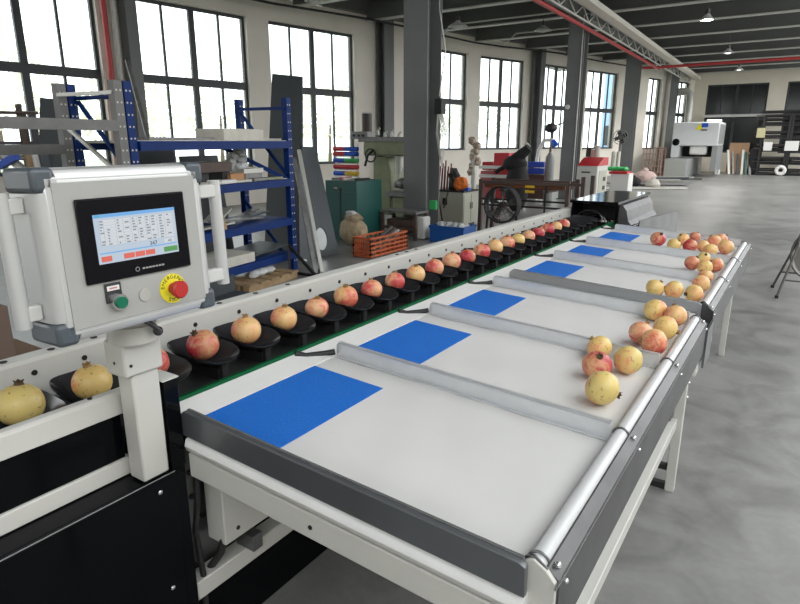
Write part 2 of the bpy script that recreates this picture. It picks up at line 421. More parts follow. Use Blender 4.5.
# cable tray, red pipes
t = thing('cable_tray', 'long pale cable tray hung under the roof beams along the columns', 'cable tray', (-5.1, 12, 4.66))
a = Vector((-4.75, 12.5, 4.72)); b = Vector((-5.42, 36.6, 4.72))
q = MB(); q.bar(a, b, .26, .03); q.bar(a+Vector((.13, 0, .06)), b+Vector((.13, 0, .06)), .02, .10); q.bar(a+Vector((-.13, 0, .06)), b+Vector((-.13, 0, .06)), .02, .10)
q.build('tray', mat('tray_cream', (.78, .75, .68), .5), t)
q = MB()
for k in range(12):
    p = a.lerp(b, (k+.5)/12); q.bar(p+Vector((0, 0, .02)), p+Vector((0, 0, .26)), .03)
q.build('hanger', steel_mid, t)
q = MB(); K = 40
for k in range(K):
    p = a.lerp(b, k/K)+Vector((-.35, 0, .0)); p2 = a.lerp(b, (k+1)/K)+Vector((-.35, 0, 0))
    q.bar(p+Vector((0, 0, -.16 if k % 2 else .12)), p2+Vector((0, 0, .12 if k % 2 else -.16)), .025)
q.bar(a+Vector((-.35, 0, .14)), b+Vector((-.35, 0, .14)), .05); q.bar(a+Vector((-.35, 0, -.18)), b+Vector((-.35, 0, -.18)), .04)
t2 = q.build('lattice_rail', white_pipe_m); tag(t2, 'thin pale lattice rail running beside the cable tray under the roof', 'rail')
q = MB(); q.tube([(-5.12, 12.5, 4.40), (-5.52, 27.2, 4.40)], .048, 10)
tag(q.build('fire_pipe', red_pipe_m, smooth=True), 'red fire pipe running along the columns beside the lattice rail', 'pipe')
q = MB(); q.tube([(-6.3, 27.3, 4.50), (-5.9, 27.55, 4.5), (5.8, 27.1, 4.50)], .055, 10)
tag(q.build('fire_pipe', red_pipe_m, smooth=True), 'red fire pipe crossing the hall from side to side below the beams', 'pipe')

# pendant lamps
def lamp(loc, label, m_on, r=.2, drop=.35, energy=0):
    t = thing('pendant_lamp', label, 'lamp', loc, 'high bay lamps under the roof')
    x, y, z = loc
    q = MB(); n = 20; prof = [(.05, .16), (.07, .12), (r*.75, .05), (r, 0), (r-.01, -.005), (r*.7, .035), (.06, .1)]
    vs = []; fs = []
    for (rr, zz) in prof:
        for k in range(n): vs.append((x+rr*math.cos(2*PI*k/n), y+rr*math.sin(2*PI*k/n), z+zz))
    for i in range(len(prof)-1):
        for k in range(n): fs.append((i*n+k, i*n+(k+1) % n, (i+1)*n+(k+1) % n, (i+1)*n+k))
    q.add(vs, fs); q.build('lamp_shade', lamp_body, t, smooth=True)
    MB().cyl((x, y, z+.12), (x, y, z+.26), .06, .05, 12).build('driver_housing', steel_mid, t, smooth=True)
    MB().cyl((x, y, z+.26), (x, y, z+drop+.26), .008, seg=6).build('suspension_rod', steel_mid, t)
    MB().ball((x, y, z+.02), r*.55, sz=.5, seg=12, rings=8).build('bulb', m_on, t, smooth=True)
    if energy:
        li = bpy.data.lights.new('lamp_light', 'SPOT'); li.energy = energy; li.shadow_soft_size = .15; li.spot_size = 2.6; li.spot_blend = .4; li.color = (1, .97, .92)
        lo = bpy.data.objects.new('lamp_light', li); C.objects.link(lo); lo.parent = t; lo.location = (0, 0, -.12)
lamp((-2.67, 18.32, 4.6), 'bright glowing high bay lamp, nearest in the open part of the hall', lamp_on, .17, energy=450)
lamp((-2.89, 25.35, 4.6), 'dimmer high bay lamp beyond the brightest one', lamp_dim, .2, energy=450)
lamp((-3.07, 31.5, 4.6), 'small faint high bay lamp farthest down the hall', lamp_dim, .18, energy=450)
lamp((-8.33, 15.4, 4.56), 'unlit dome lamp above the windows just right of the nearest column', white_pipe_m, .27)
lamp((-6.75, 17.5, 4.6), 'flat white lamp beside the second column', white_pipe_m, .25)
lamp((-9.7, 11.19, 4.62), 'white lamp at the top edge left of the nearest column', white_pipe_m, .22)
for (x0, x1, yy, zz) in ((-9.6, -6.0, 16.6, 4.86), (-8.6, -6.0, 19.0, 4.86)):
    q = MB(); q.tube([(x0, yy, 4.55), (x0+.4, yy, zz), (x1, yy, zz)], .022, 8)
    tag(q.build('conduit', white_pipe_m, smooth=True), 'thin bent pale conduit under the beams %s' % ('left of the second column, the nearer one' if yy < 17 else 'left of the second column, the farther one'), 'conduit')

# wall services at left
def wp(px, Y, off=.0):
    return Vector((wallx(Y)+off, Y, 0))
def ray_wall(px, py, off):
    # plan point where the ray passes the left wall shifted inwards by off
    r = ray(px, py); s = 5.0
    for k in range(2000):
        p = CAM+r*s
        if p.x <= wallx(p.y)+off: return p
        s += .01
    return p
p0 = ray_wall(108, 45, .16); 
q = MB(); q.tube([(p0.x, p0.y, .2), (p0.x, p0.y, 5.1)], .055, 12)
tag(q.build('fire_pipe', red_pipe_m, smooth=True), 'red vertical fire pipe on the wall left of the dark wall post', 'pipe')
p1 = ray_wall(117, 45, .16)
q = MB(); q.tube([(p1.x, p1.y, .2), (p1.x, p1.y, 5.1)], .05, 12)
tag(q.build('rain_pipe', white_pipe_m, smooth=True), 'pale vertical pipe beside the red fire pipe on the wall', 'pipe')
p2 = ray_wall(131, 45, .17)
q = MB(); q.box(p2.x-.13, p2.x+.13, p2.y-.13, p2.y+.13, 0, 5.1)
tag(q.build('wall_post', col_grey), 'dark grey square wall post right of the red fire pipe', 'column')
p3 = ray_wall(386, 90, .2)
q = MB(); q.box(p3.x-.16, p3.x-.13, p3.y-.25, p3.y+.25, 0, 5.1).box(p3.x+.10, p3.x+.13, p3.y-.25, p3.y+.25, 0, 5.1).box(p3.x-.13, p3.x+.1, p3.y-.02, p3.y+.02, 0, 5.1)
tag(q.build('wall_post', col_grey), 'grey steel wall post behind the milling machine', 'column')
p4 = ray_wall(538, 100, .3)
q = MB(); q.box(p4.x-.15, p4.x-.12, p4.y-.22, p4.y+.22, 0, 5.1).box(p4.x+.12, p4.x+.15, p4.y-.22, p4.y+.22, 0, 5.1).box(p4.x-.12, p4.x+.12, p4.y-.02, p4.y+.02, 0, 5.1)
tag(q.build('wall_post', col_grey), 'slim grey wall post between far windows left of the second column', 'column')
q = MB(); pts = []
for k in range(14):
    Y = 8.5+k*1.6; pts.append((wallx(Y)+.58, Y, 4.88-.04*math.sin(k*1.1)))
q.tube(pts, .03, 8)
tag(q.build('cable', rubber, smooth=True), 'black cable run along the top of the window wall', 'cable')

# outside trees and a pale blue building
leaf = bpy.data.materials.new('glare_pale_leaves'); leaf.use_nodes = True; _n = leaf.node_tree
_d = _n.nodes.new('ShaderNodeBsdfDiffuse'); _t = _n.nodes.new('ShaderNodeBsdfTranslucent'); _x = _n.nodes.new('ShaderNodeMixShader')
_d.inputs['Color'].default_value = (.66, .68, .54, 1); _t.inputs['Color'].default_value = (.74, .76, .60, 1); _x.inputs[0].default_value = .5  # foliage colour paled to imitate overexposure through the windows
_n.links.new(_d.outputs[0], _x.inputs[1]); _n.links.new(_t.outputs[0], _x.inputs[2]); _n.links.new(_x.outputs[0], _n.nodes['Material Output'].inputs['Surface'])
bark = mat('bark', (.12, .09, .06), .9)
spots = [(-34, 15, 6.4), (-33, 21.5, 5.2), (-34, 29, 6.6), (-31, 37, 5.6), (-28, 45, 5.6), (-40, 43, 5.8), (-27, 54, 5.6), (-36, 8, 6.0)]
where = ['straight out beyond the leftmost window', 'beyond the second window', 'beyond the window left of the nearest column', 'beyond the window right of the nearest column',
         'beyond the window before the second column', 'set back between the far windows', 'beyond the last windows', 'at the far left beyond the window frame']
for (x, y, h), wd in zip(spots, where):
    t = thing('tree', 'green tree with glare-paled foliage outdoors ' + wd, 'tree', (x, y, -.03), 'trees outside the windows')
    MB().tube([(x, y, -.03), (x+.1, y, h*.5)], .14, 8, r2=.08).build('trunk', bark, t, smooth=True)
    q = MB()
    for k in range(800):
        a_ = random.uniform(0, 2*PI); r_ = random.uniform(.2, 1)**.5*2.9; z_ = random.uniform(.32, 1)
        rr = r_*(1.15-abs(z_-.6)*1.2)
        c = Vector((x+math.cos(a_)*rr, y+math.sin(a_)*rr, h*z_)); d1 = Vector((random.uniform(-1, 1), random.uniform(-1, 1), random.uniform(-1, 1))).normalized()
        d2 = d1.cross(Vector((.3, .5, .8))).normalized(); s_ = random.uniform(.14, .30)
        q.add([c-d1*s_, c+d2*s_*.5, c+d1*s_, c-d2*s_*.5], [(0, 1, 2, 3)])
    q.build('crown', leaf, t)
t = thing('building', 'pale blue building outdoors seen through the far windows', 'building', (-15, 62, -.03))
MB().box(-16.8, -14.8, 60, 66, -.03, 9.5).build('wall', mat('pale_blue_cladding', (.30, .45, .66), .6), t)
MB().box(-17.0, -14.6, 59.8, 66.2, 9.5, 9.8).build('roof', white_m, t)
for k in range(2): MB().box(-16.5+k*.9, -16.1+k*.9, 59.95, 60, 1.2, 3).build('window', darkglass, t)

# ================================================================== SORTING MACHINE
sm = thing('sorting_machine', 'long fruit sorting conveyor with black cups between white side rails', 'machine', (-1.6, 2.5, 0))
Y0, YE = -.35, 5.95
def holes(mb, ys, x, z, r, ax):
    for y in ys:
        if ax == 'x': mb.cyl((x, y, z), (x+.0025, y, z), r, seg=12)
        else: mb.cyl((x, y, z), (x, y, z+.0022), r, seg=12)
q = MB(); q.prism([(-1.875, .93), (-1.875, .980), (-1.868, .987), (-1.812, .987), (-1.800, .978), (-1.800, .80), (-1.808, .80), (-1.808, .972), (-1.867, .975), (-1.867, .93)], 'y', Y0, YE)
br = q.build('back_rail', cream_paint, sm)
q = MB(); holes(q, [.45+.135*k for k in range(6)]+[1.5+.19*k for k in range(3)]+[2.75, 2.85, 2.95], -1.84, .9868, .011, 'z')
holes(q, [.78+.0*k for k in range(1)]+[.93+.21*k for k in range(22)], -1.8, .945, .0085, 'x')
q.build('bolt_hole', ink, br)
q = MB()
for y in (.62, 1.085): q.ball((-1.797, y, .945), .014, seg=10, rings=6)
q.build('bolt', black_gloss, br, smooth=True)
# front rail of the near section
q = MB(); q.prism([(-1.412, .93), (-1.412, .979), (-1.406, .984), (-1.386, .984), (-1.378, .976), (-1.378, .922), (-1.40, .922), (-1.40, .93)], 'y', Y0, .83)
q.build('front_rail', cream_paint, sm, bevel=.002)
q = MB(); holes(q, [-.1, .2, .44, .72], -1.396, .984, .006, 'z'); q.build('bolt_hole', ink, sm)
MB().box(-1.405, -1.386, Y0, .785, .798, .922).build('window_panel', deep_black, sm)
MB().box(-1.405, -1.378, Y0, .80, .749, .797).build('lower_rail', cream_paint, sm, bevel=.003)
# cabinet
q = MB(); q.box(-1.86, -1.305, Y0, .905, .02, .747)
cab = q.build('cabinet', deep_black, sm, bevel=.004)
MB().box(-1.306, -1.300, Y0, .868, .05, .742).build('access_panel', deep_black, cab, bevel=.003)
q = MB()
for (y, z) in ((.818, .704), (.823, .402), (.30, .704), (.3, .402)): MB().ball((-1.299, y, z), .007, sx=.5, seg=10, rings=6).build('screw', steel_edge, cab, smooth=True)
q = MB(); q.box(-1.378, -1.302, .862, .906, .747, 1.0); ep = q.build('end_panel', deep_black, sm, bevel=.002)
MB().box(-1.38, -1.30, .86, .908, 1.0005, 1.004).build('end_cap', cream_paint, ep)
MB().box(-1.3015, -1.2995, Y0, .868, .7425, .7445).build('edge_highlight', steel_edge, cab)  # bright strip drawn for the highlight on the panel's top bevel
# chain bed beneath cups
q = MB(); q.box(-1.76, -1.47, Y0, YE, .76, .84); q.box(-1.50, -1.42, .91, YE, .70, .835); q.build('chain_bed', black_matt, sm)
q = MB(); q.prism([(-1.425, .835), (-1.425, .885), (-1.398, .892), (-1.394, .885), (-1.41, .835)], 'y', .91, YE); q.build('guide_strip', green_strip_m, sm)
MB().box(-1.795, -1.77, Y0, YE, .80, .86).build('chain', steel_dark, sm)
# infeed flaps
q = MB(); q.add([(-1.395, .93, .882), (-1.315, .93, .858), (-1.315, 5.4, .858), (-1.395, 5.4, .882), (-1.395, .93, .870), (-1.315, .93, .846), (-1.315, 5.4, .846), (-1.395, 5.4, .870)],
    [(0, 1, 2, 3), (7, 6, 5, 4), (0, 4, 5, 1), (1, 5, 6, 2), (2, 6, 7, 3), (3, 7, 4, 0)]); q.build('infeed_plate', pvc_white, sm)
# lower frame and motor box
MB().box(-1.375, -1.315, .91, 5.6, .285, .345).build('lower_beam', cream_paint, sm, bevel=.004)
MB().box(-1.41, -1.385, .93, 5.6, .02, .33).build('skirt_panel', deep_black, sm)
for y in (1.4, 2.85, 4.6, 5.5): MB().box(-1.46, -1.42, y, y+.06, 0, .70).build('leg', cream_paint, sm, bevel=.003)
q = MB(); q.box(-1.365, -1.285, 1.0, 1.42, .43, .74); mb_ = q.build('motor_cover', cream_paint, sm, bevel=.004)
MB().cyl((-1.2852, 1.05, .465), (-1.283, 1.05, .465), .007, seg=12).build('screw_hole', ink, mb_)
q = MB(); q.box(-1.36, -1.28, 1.10, 1.14, .346, .40); q.build('bracket', steel_mid, sm, bevel=.002)
q = MB(); q.box(-1.40, -1.385, .93, 1.2, .335, .74); mp = q.build('mounting_plate', steel_mid, sm)
q = MB()
for (y, z) in ((.97, .66), (.97, .58), (1.03, .62), (1.08, .66), (1.0, .50)): MB().cyl((-1.385, y, z), (-1.380, y, z), .009, seg=10).build('bolt_hole', ink, mp)
q = MB(); q.tube([(-1.335, .955, .72), (-1.33, .95, .6), (-1.34, .94, .5), (-1.33, .945, .35), (-1.33, .94, .1)], .009, 8)
q.tube([(-1.34, 1.02, .60), (-1.30, 1.03, .52), (-1.31, 1.0, .40), (-1.36, .98, .32)], .012, 8)
q.build('cable', rubber, sm, smooth=True)
# cups
def cup_mesh():
    q = MB(); n = 28; K = 7; vs = []; fs = []
    hx, hy = .128, .088
    def rim(a):
        c, s_ = math.cos(a), math.sin(a); e = 2/2.7
        return (abs(c)**e*(1 if c > 0 else -1)*hx, abs(s_)**e*(1 if s_ > 0 else -1)*hy)
    def zz(u, x, y):
        return -.046*(1-u**2.2) + .010*u*(abs(y)/hy)**2 - .012*u*max(0, x/hx)**2 + .016*u*max(0, -x/hx)
    for lay in (0, 1):
        for i in range(K+1):
            u = i/K if i else .001
            for k in range(n):
                x, y = rim(2*PI*k/n); x *= u; y *= u
                vs.append((x, y, zz(u, x, y)-(.007 if lay else 0)))
    off = (K+1)*n
    for lay in (0, 1):
        for i in range(K):
            for k in range(n): fs.append((lay*off+i*n+k, lay*off+i*n+(k+1) % n, lay*off+(i+1)*n+(k+1) % n, lay*off+(i+1)*n+k))
    for k in range(n): fs.append((K*n+k, K*n+(k+1) % n, off+K*n+(k+1) % n, off+K*n+k))
    q.add(vs, fs)
    return q
cup0 = None
PY0 = .647; PITCHY = .1917
def fruit_y(k): return .647+PITCHY*k
for k in range(-3, 27):
    y = fruit_y(k)
    if y > 5.55: break
    if cup0 is None:
        cup0 = cup_mesh().build('cup', black_plastic, sm, smooth=True, local=True)
        q = MB(); q.box(-.07, .09, -.018, .018, -.085, -.046); q.box(.085, .105, -.012, .012, -.115, -.03)
        car = q.build('carrier', black_matt, cup0, local=True)
        c, cc = cup0, car
    else:
        c = cup0.copy(); C.objects.link(c); cc = car.copy(); C.objects.link(cc); cc.parent = c
    c.location = Vector((-1.60, y, .925))-sm.location
# hood at the far end
q = MB(); q.prism([(5.60, 1.068), (6.95, 1.068), (6.95, 1.05), (6.93, 1.04), (5.62, 1.04), (5.60, 1.05)], 'x', -1.80, -1.36)
hd = q.build('hood', black_gloss, sm, bevel=.003)
q = MB(); q.box(-1.79, -1.775, 5.64, 6.9, .86, 1.04); q.box(-1.385, -1.37, 5.64, 6.9, .86, 1.04); q.box(-1.775, -1.385, 6.7, 6.72, .86, 1.04); q.build('hood_side', black_gloss, hd)
MB().ball((-1.372, 5.70, 1.0), .014, seg=10, rings=6).build('knob', steel_edge, hd, smooth=True)
q = MB(); q.prism([(-1.365, 1.035), (-1.33, 1.035), (-1.295, .99), (-1.275, .90), (-1.24, .86), (-1.365, .86)], 'y', 5.66, 6.75); q.build('side_guard', plate_steel, hd)
MB().box(-1.775, -1.385, 5.95, 5.97, .86, 1.04).build('hood_shade_sheet', black_matt, hd)  # added dark sheet standing in for the shade under the hood
q = MB()
for k in range(5):
    y = 5.57+.11*k; z = .90-.03*k; pts = [(-1.6+.12*math.cos(a), y+.015*math.sin(a), z+.085*math.sin(a)) for a in [PI*i/10 for i in range(11)]]
    q.tube(pts, .007, 6)
q.build('return_cup_rim', black_plastic, hd, smooth=True)
q = MB(); q.add([(-1.16, 5.55, .925), (-1.02, 6.62, .925), (-1.02, 6.62, .70), (-1.16, 5.55, .70), (-1.15, 5.545, .925), (-1.01, 6.615, .925), (-1.01, 6.615, .70), (-1.15, 5.545, .70)],
    [(0, 1, 2, 3), (7, 6, 5, 4), (0, 4, 5, 1), (1, 5, 6, 2), (2, 6, 7, 3), (3, 7, 4, 0)])
q.build('deflector_plate', steel_mid, sm)
MB().tube([(-1.21, 5.55, .865), (-1.11, 6.6, .865)], .02, 12).build('roller', black_plastic, sm, smooth=True)
q = MB(); q.box(-1.80, -1.0, 6.5, 6.62, .0, .05).box(-1.80, -1.74, 6.5, 6.6, .05, .86).box(-1.12, -1.06, 6.5, 6.6, .05, .70); q.build('end_frame', cream_paint, sm, bevel=.004)

# ================================================================== COLLECTING TABLES
def bz(x): return .853-(x+1.3)*.054
SX = (-1.315, -.345)
def sloped_box(mb, x0, x1, y0, y1, zt, zb):
    # zt,zb are offsets relative to the bed surface
    vs = []
    for (x, y) in ((x0, y0), (x1, y0), (x1, y1), (x0, y1)): vs.append((x, y, bz(x)+zt))
    for (x, y) in ((x0, y0), (x1, y0), (x1, y1), (x0, y1)): vs.append((x, y, bz(x)+zb))
    return mb.add(vs, [(0, 1, 2, 3), (7, 6, 5, 4), (0, 4, 5, 1), (1, 5, 6, 2), (2, 6, 7, 3), (3, 7, 4, 0)])
def bed_mesh(y0, y1):
    q = MB(); nx, ny = 40, max(8, int((y1-y0)/.03)); vs = []; fs = []
    for j in range(ny+1):
        for i in range(nx+1):
            x = SX[0]+(SX[1]-SX[0])*i/nx; y = y0+(y1-y0)*j/ny
            w = .0012*math.sin(y*19+x*3)*math.sin(x*7+1)+.0009*math.sin(x*31+y*11)
            vs.append((x, y, bz(x)+w*min(1, i/4, (nx-i)/4)))
    for j in range(ny):
        for i in range(nx):
            a = j*(nx+1)+i; fs.append((a, a+1, a+nx+2, a+nx+1))
    q.add(vs, fs); sloped_box(q, SX[0], SX[1], y0, y1, -.006, -.03); return q
def table(ya, divs, yb, label, blue_w, legs, near):
    t = thing('collecting_table', label, 'table', (-.85, ya, 0), 'sloping collecting tables along the conveyor')
    bed_mesh(ya+.012, yb-.004).build('bed', pvc_white, t, smooth=True)
    # near flange (dark)
    q = MB()
    vs = []
    for yy in (ya-.010, ya+.004):
        for (x, dz) in ((-1.318, -.026), (-1.318, .030), (-1.300, .047), (-.34, .047), (-.325, .040), (-.325, -.026)): vs.append((x, yy, bz(x)+dz))
    q.add(vs, [(0, 1, 2, 3, 4, 5), (11, 10, 9, 8, 7, 6)]+[(i, i+6, (i+1) % 6+6, (i+1) % 6) for i in range(6)])
    q.build('end_flange', steel_dark if near else mat('grey_flange_steel', (.34, .35, .36), .3, .6), t, bevel=.002)
    q = MB(); sloped_box(q, -1.300, -.335, ya+.0045, ya+.012, .0485, .040); q.build('flange_top_strip', steel_edge, t)  # thin bright strip along the flange's top edge
    ys = [ya]+divs+[yb]
    for d in divs+[yb]:
        q = MB(); vs = []
        for yy in (d-.003, d+.003):
            for (x, dz) in ((-1.31, .002), (-1.31, .044), (-1.302, .052), (-.345, .052), (-.345, .002)): vs.append((x, yy, bz(x)+dz))
        q.add(vs, [(0, 1, 2, 3, 4), (9, 8, 7, 6, 5)]+[(i, i+5, (i+1) % 5+5, (i+1) % 5) for i in range(5)])
        sloped_box(q, -1.302, -.347, d-.003, d+.013, .0545, .0505)
        sloped_box(q, -1.300, -.347, d-.014, d-.003, .004, .0015)
        dv = q.build('divider', alu, t)
        q = MB(); q.tube([(-1.392, d-.13, .886), (-1.372, d-.10, .872), (-1.335, d-.03, .868), (-1.314, d-.008, .872)], .011, 8); q.build('divider_clip', black_matt, dv, smooth=True)
    for i in range(len(ys)-1):
        a, b = ys[i]+.04, ys[i+1]-.125
        bw_ = blue_w[i]
        q = MB(); vs = []; xl, xr = -1.308, -1.308+bw_
        N = 12
        for j in range(N+1):
            x = xl+(xr-xl)*j/N; vs += [(x, a, bz(x)+.0035), (x, b, bz(x)+.0035)]
        fs = [(2*j, 2*j+2, 2*j+3, 2*j+1) for j in range(N)]
        q.add(vs, fs); sloped_box(q, xl, xr, a, b, .003, .0012)
        q.build('blue_mat', blue_mat_m, t)
    # outer padded rim
    xr, zr = -.318, bz(-.318)+.026
    for i in range(len(ys)-1):
        a, b = ys[i]+((.0225 if near else .016) if i == 0 else .004), ys[i+1]-.004
        prof = [(xr-.019*math.cos(w)-.000, zr+.019*math.sin(w)) for w in [PI*k/12 for k in range(13)]]
        prof += [(xr+.019, zr-.03), (xr-.019, zr-.045)]
        q = MB(); q.prism(prof, 'y', a, b); q.build('padded_rim', roll_white, t, smooth=True)
    prof = [(xr+.0195, zr+.006), (xr+.023, zr+.006), (xr+.048, zr-.012), (xr+.048, zr-.155), (xr+.043, zr-.155), (xr+.043, zr-.014), (xr+.0195, zr-.001)]
    q = MB(); q.prism(prof, 'y', ya+(.022 if near else -.004), yb+.004); sp = q.build('side_plate', plate_steel, t)
    q = MB(); q.prism([(xr+.046, zr-.0135), (xr+.050, zr-.0135), (xr+.050, zr-.0105), (xr+.046, zr-.0105)], 'y', ya-.004, yb+.004); q.build('bent_edge', steel_edge, sp)
    q = MB()
    for d in ys:
        dd = min(max(d, ya+.05 if near else ya+.02), yb-.02)
        for sc_p, sr in (((xr+.034, dd, zr+.001), .0075), ((xr+.0485, dd+.01, zr-.035), .006)):
            MB().ball(sc_p, sr, seg=10, rings=6).build('rim_screw', steel_edge, t, smooth=True)
    q = MB()
    for d in ys:
        dd = min(max(d, ya+.04 if near else ya+.012), yb-.01)
        MB().tube([(xr-.0215*math.cos(w), dd, zr+.0215*math.sin(w)) for w in [PI*k/10 for k in range(11)]]+[(xr+.034, dd, zr+.004)], .0028, 6).build('joint_clip', steel_mid, t, smooth=True)
    # frame
    if near:
        q = MB(); x0, x1 = -1.30, -.325
        prof = [(0, -.028), (-.018, -.026), (-.034, -.036), (-.040, -.052), (-.034, -.068), (-.020, -.076), (0, -.078)]
        vs = [(x0, ya+.012+p[0]+.012, bz(x0)+p[1]) for p in prof]+[(x1, ya+.012+p[0]+.012, bz(x1)+p[1]) for p in prof]; n = len(prof)
        q.add(vs, [tuple(range(n)), tuple(reversed(range(n, 2*n)))]+[(i, i+n, (i+1) % n+n, (i+1) % n) for i in range(n)])
        q.build('edge_roll', frost_film, t, smooth=True)
        q = MB(); sloped_box(q, x0, x1-.005, ya-.006, ya+.024, -.078, -.148); q.build('end_beam', cream_paint, t, bevel=.003)
        q = MB(); x = -.86; q.cyl((x, ya-.0085, bz(x)-.115), (x, ya-.006, bz(x)-.115), .006, seg=10); q.build('bolt_hole', ink, t)
    else:
        q = MB(); sloped_box(q, -1.3, -.33, ya+.0, ya+.03, -.03, -.12); q.build('end_beam', cream_paint, t, bevel=.003)
    q = MB()
    # end cap of rim
    pr = [(xr-.022*math.cos(w), zr+.024*math.sin(w)) for w in [PI*k/8 for k in range(5)]]+[(xr+.024, zr+.010), (xr+.044, zr-.012), (xr+.044, zr-(.24 if near else .10)), (xr-.018, zr-(.24 if near else .10)), (xr-.024, zr-(.16 if near else .085)), (xr-.030, zr-.07), (xr-.026, zr-.03)]
    cy = ya+(.0215 if near else .0155); q.prism(pr, 'y', cy-.0115, cy); ec = q.build('end_cap', cream_paint if near else plate_steel, t, bevel=.002)
    q = MB(); q.tube([(p[0], cy-.004, p[1]) for p in [(xr-.024, zr-.05)]+[(xr-.0245*math.cos(w), zr+.0265*math.sin(w)) for w in [PI*k/8 for k in range(5)]]+[(xr+.025, zr+.008)]], .003, 6); q.build('cap_trim', black_plastic, ec, smooth=True)
    q = MB(); q.box(-1.32, -1.28, ya+.03, yb-.03, .70, .80); sloped_box(q, -.375, -.345, ya+.03, yb-.01, -.03, -.10)
    q.build('side_beam', cream_paint, t, bevel=.003)
    for (x, y) in legs:
        MB().box(x-.02, x+.02, y-.02, y+.02, 0, bz(x)-.105 if x < -.4 else .70).build('leg', white_paint, t, bevel=.003)
    return t
t1 = table(.92, [1.572, 2.222], 2.885, 'nearest sloping white collecting table with three lanes and blue mats', [.285, .27, .235],
           [(-.325, 2.81), (-1.25, 2.81)], True)
yL = [3.125, 3.82, 4.53]
t2_ = table(3.125, [3.82, 4.53], 5.35, 'farther sloping white collecting table with three lanes, beyond the dark gap flange', [.24, .24, .24],
            [(-.345, 5.02), (-1.25, 3.3), (-1.25, 5.02)], False)
MB().bar((-.352, 1.022, .35), (-.352, 2.79, .35), .05, .05).build('side_rail', white_paint, t1, bevel=.003)
MB().bar((-.30, 2.835, .60), (-.30, 3.36, .62), .035, .05).build('link_rail', white_paint, t1, bevel=.003)
q = MB()
for z in (.55, .48, .66): q.ball((-.303, 2.81, z), .008, seg=10, rings=6)
q.build('leg_bolt', steel_edge, t1, smooth=True)
MB().box(-.372, -.332, .98, 1.02, 0, .66).build('leg', white_paint, t1, bevel=.003)
MB().box(-.40, -.35, 2.74, 2.792, .376, .42).build('rail_bracket', black_plastic, t1)
MB().box(-.60, -.346, 2.80, 2.83, .0, .03).build('foot_bar', rubber, t1)
MB().box(-.60, -.346, 2.80, 2.83, .10, .125).build('foot_bar', rubber, t1)
q = MB(); sloped_box(q, -1.3, -.345, 2.895, 3.10, -.004, -.02); q.build('bridge_plate', pvc_white, t1)
MB().box(-.272, -.262, 2.90, 3.10, .60, .78).build('joint_plate', steel_dark, t1)
MB().box(-.35, -.3, 3.282, 3.32, .5, .7).build('brace_block', white_paint, t2_)

# ================================================================== CONTROL PANEL
cp = thing('control_panel', 'grey touch screen control panel on a white post at the front of the conveyor', 'control panel', (-1.33, .817, .75))
tilt = math.radians(2.0)
ex = Vector((0, 1, 0)); ez = Vector((-math.sin(tilt), 0, math.cos(tilt))); en = Vector((math.cos(tilt), 0, math.sin(tilt)))
O = Vector((-1.183, .76, 1.377))      # centre of the front plate
def L(u, v, w=0): return O+ex*u+ez*v+en*w
ML = Matrix((( ex.x, ez.x, en.x, O.x), (ex.y, ez.y, en.y, O.y), (ex.z, ez.z, en.z, O.z), (0, 0, 0, 1)))
def lbox(u0, u1, v0, v1, w0, w1):
    q = MB(); q.box(u0, u1, v0, v1, w0, w1); return q.xf(ML)
D = -.115
lbox(-.176, .176, -.158, .158, D, -.003).build('enclosure', hmi_alu, cp, bevel=.004)
def rounded(ax):
    pass
for s in (-1, 1):
    q = MB(); pr = [(s*.160, -.002), (s*.176, -.004), (s*.188, -.014), (s*.193, -.030), (s*.193, D), (s*.176, D), (s*.176, -.012), (s*.160, -.004)]
    # u,w profile extruded along v
    vs = [Vector((p[0], -.128, p[1])) for p in pr]+[Vector((p[0], .128, p[1])) for p in pr]; n = len(pr)
    q.add(vs, [tuple(range(n)), tuple(reversed(range(n, 2*n)))]+[(i, i+n, (i+1) % n+n, (i+1) % n) for i in range(n)])
    q.xf(ML).build('side_profile', hmi_alu, cp, bevel=.003)
    q = MB(); pr = [(s*.145, -.002), (s*.158, -.004), (s*.170, -.012), (s*.174, -.026), (s*.174, D), (s*.158, D), (s*.158, -.012), (s*.145, -.004)]
    vs = [Vector((-.150, p[0], p[1])) for p in pr]+[Vector((.150, p[0], p[1])) for p in pr]
    q.add(vs, [tuple(range(n)), tuple(reversed(range(n, 2*n)))]+[(i, i+n, (i+1) % n+n, (i+1) % n) for i in range(n)])
    q.xf(ML).build('cross_profile', hmi_alu, cp, bevel=.003)
for su in (-1, 1):
    for sv in (-1, 1):
        q = MB(); u0, u1 = sorted((su*.150, su*.195)); v0, v1 = sorted((sv*.128, sv*.176))
        q.box(u0, u1, v0, v1, D-.002, -.003); q.xf(ML).build('corner_cap', abs_dark, cp, bevel=.010, bseg=3)
fp = lbox(-.162, .162, -.146, .146, -.004, 0).build('front_plate', hmi_plate, cp, bevel=.001)
# bezel and screen  (u measured from y=.76, v from z=1.377)
bz0 = lbox(-.126, .126, -.060, .112, 0, .006).build('screen_bezel', black_gloss, cp, bevel=.003)
su0, su1, sv0, sv1 = -.095, .096, -.022, .079
scr = lbox(su0, su1, sv0, sv1, .0062, .0068).build('screen', screen_mat('screen_glow', (.56, .66, .78), .8), bz0)
def sc(a0, a1, b0, b1, w=.0072):   # fractions of screen
    q = MB(); W = su1-su0; H_ = sv1-sv0
    q.box(su0+W*a0, su0+W*a1, sv0+H_*b0, sv0+H_*b1, .0068, w); return q
def merge(lst):
    q = MB()
    for a in lst: q.add(a.v, a.f)
    return q.xf(ML)
merge([sc(0, 1, .93, 1.0)]).build('title_bar', screen_mat('screen_blue', (.16, .42, .80), .9), scr)
merge([sc(.02, .07, .945, .99)]).build('title_icon', screen_mat('screen_greenish', (.05, .45, .30), .9), scr)
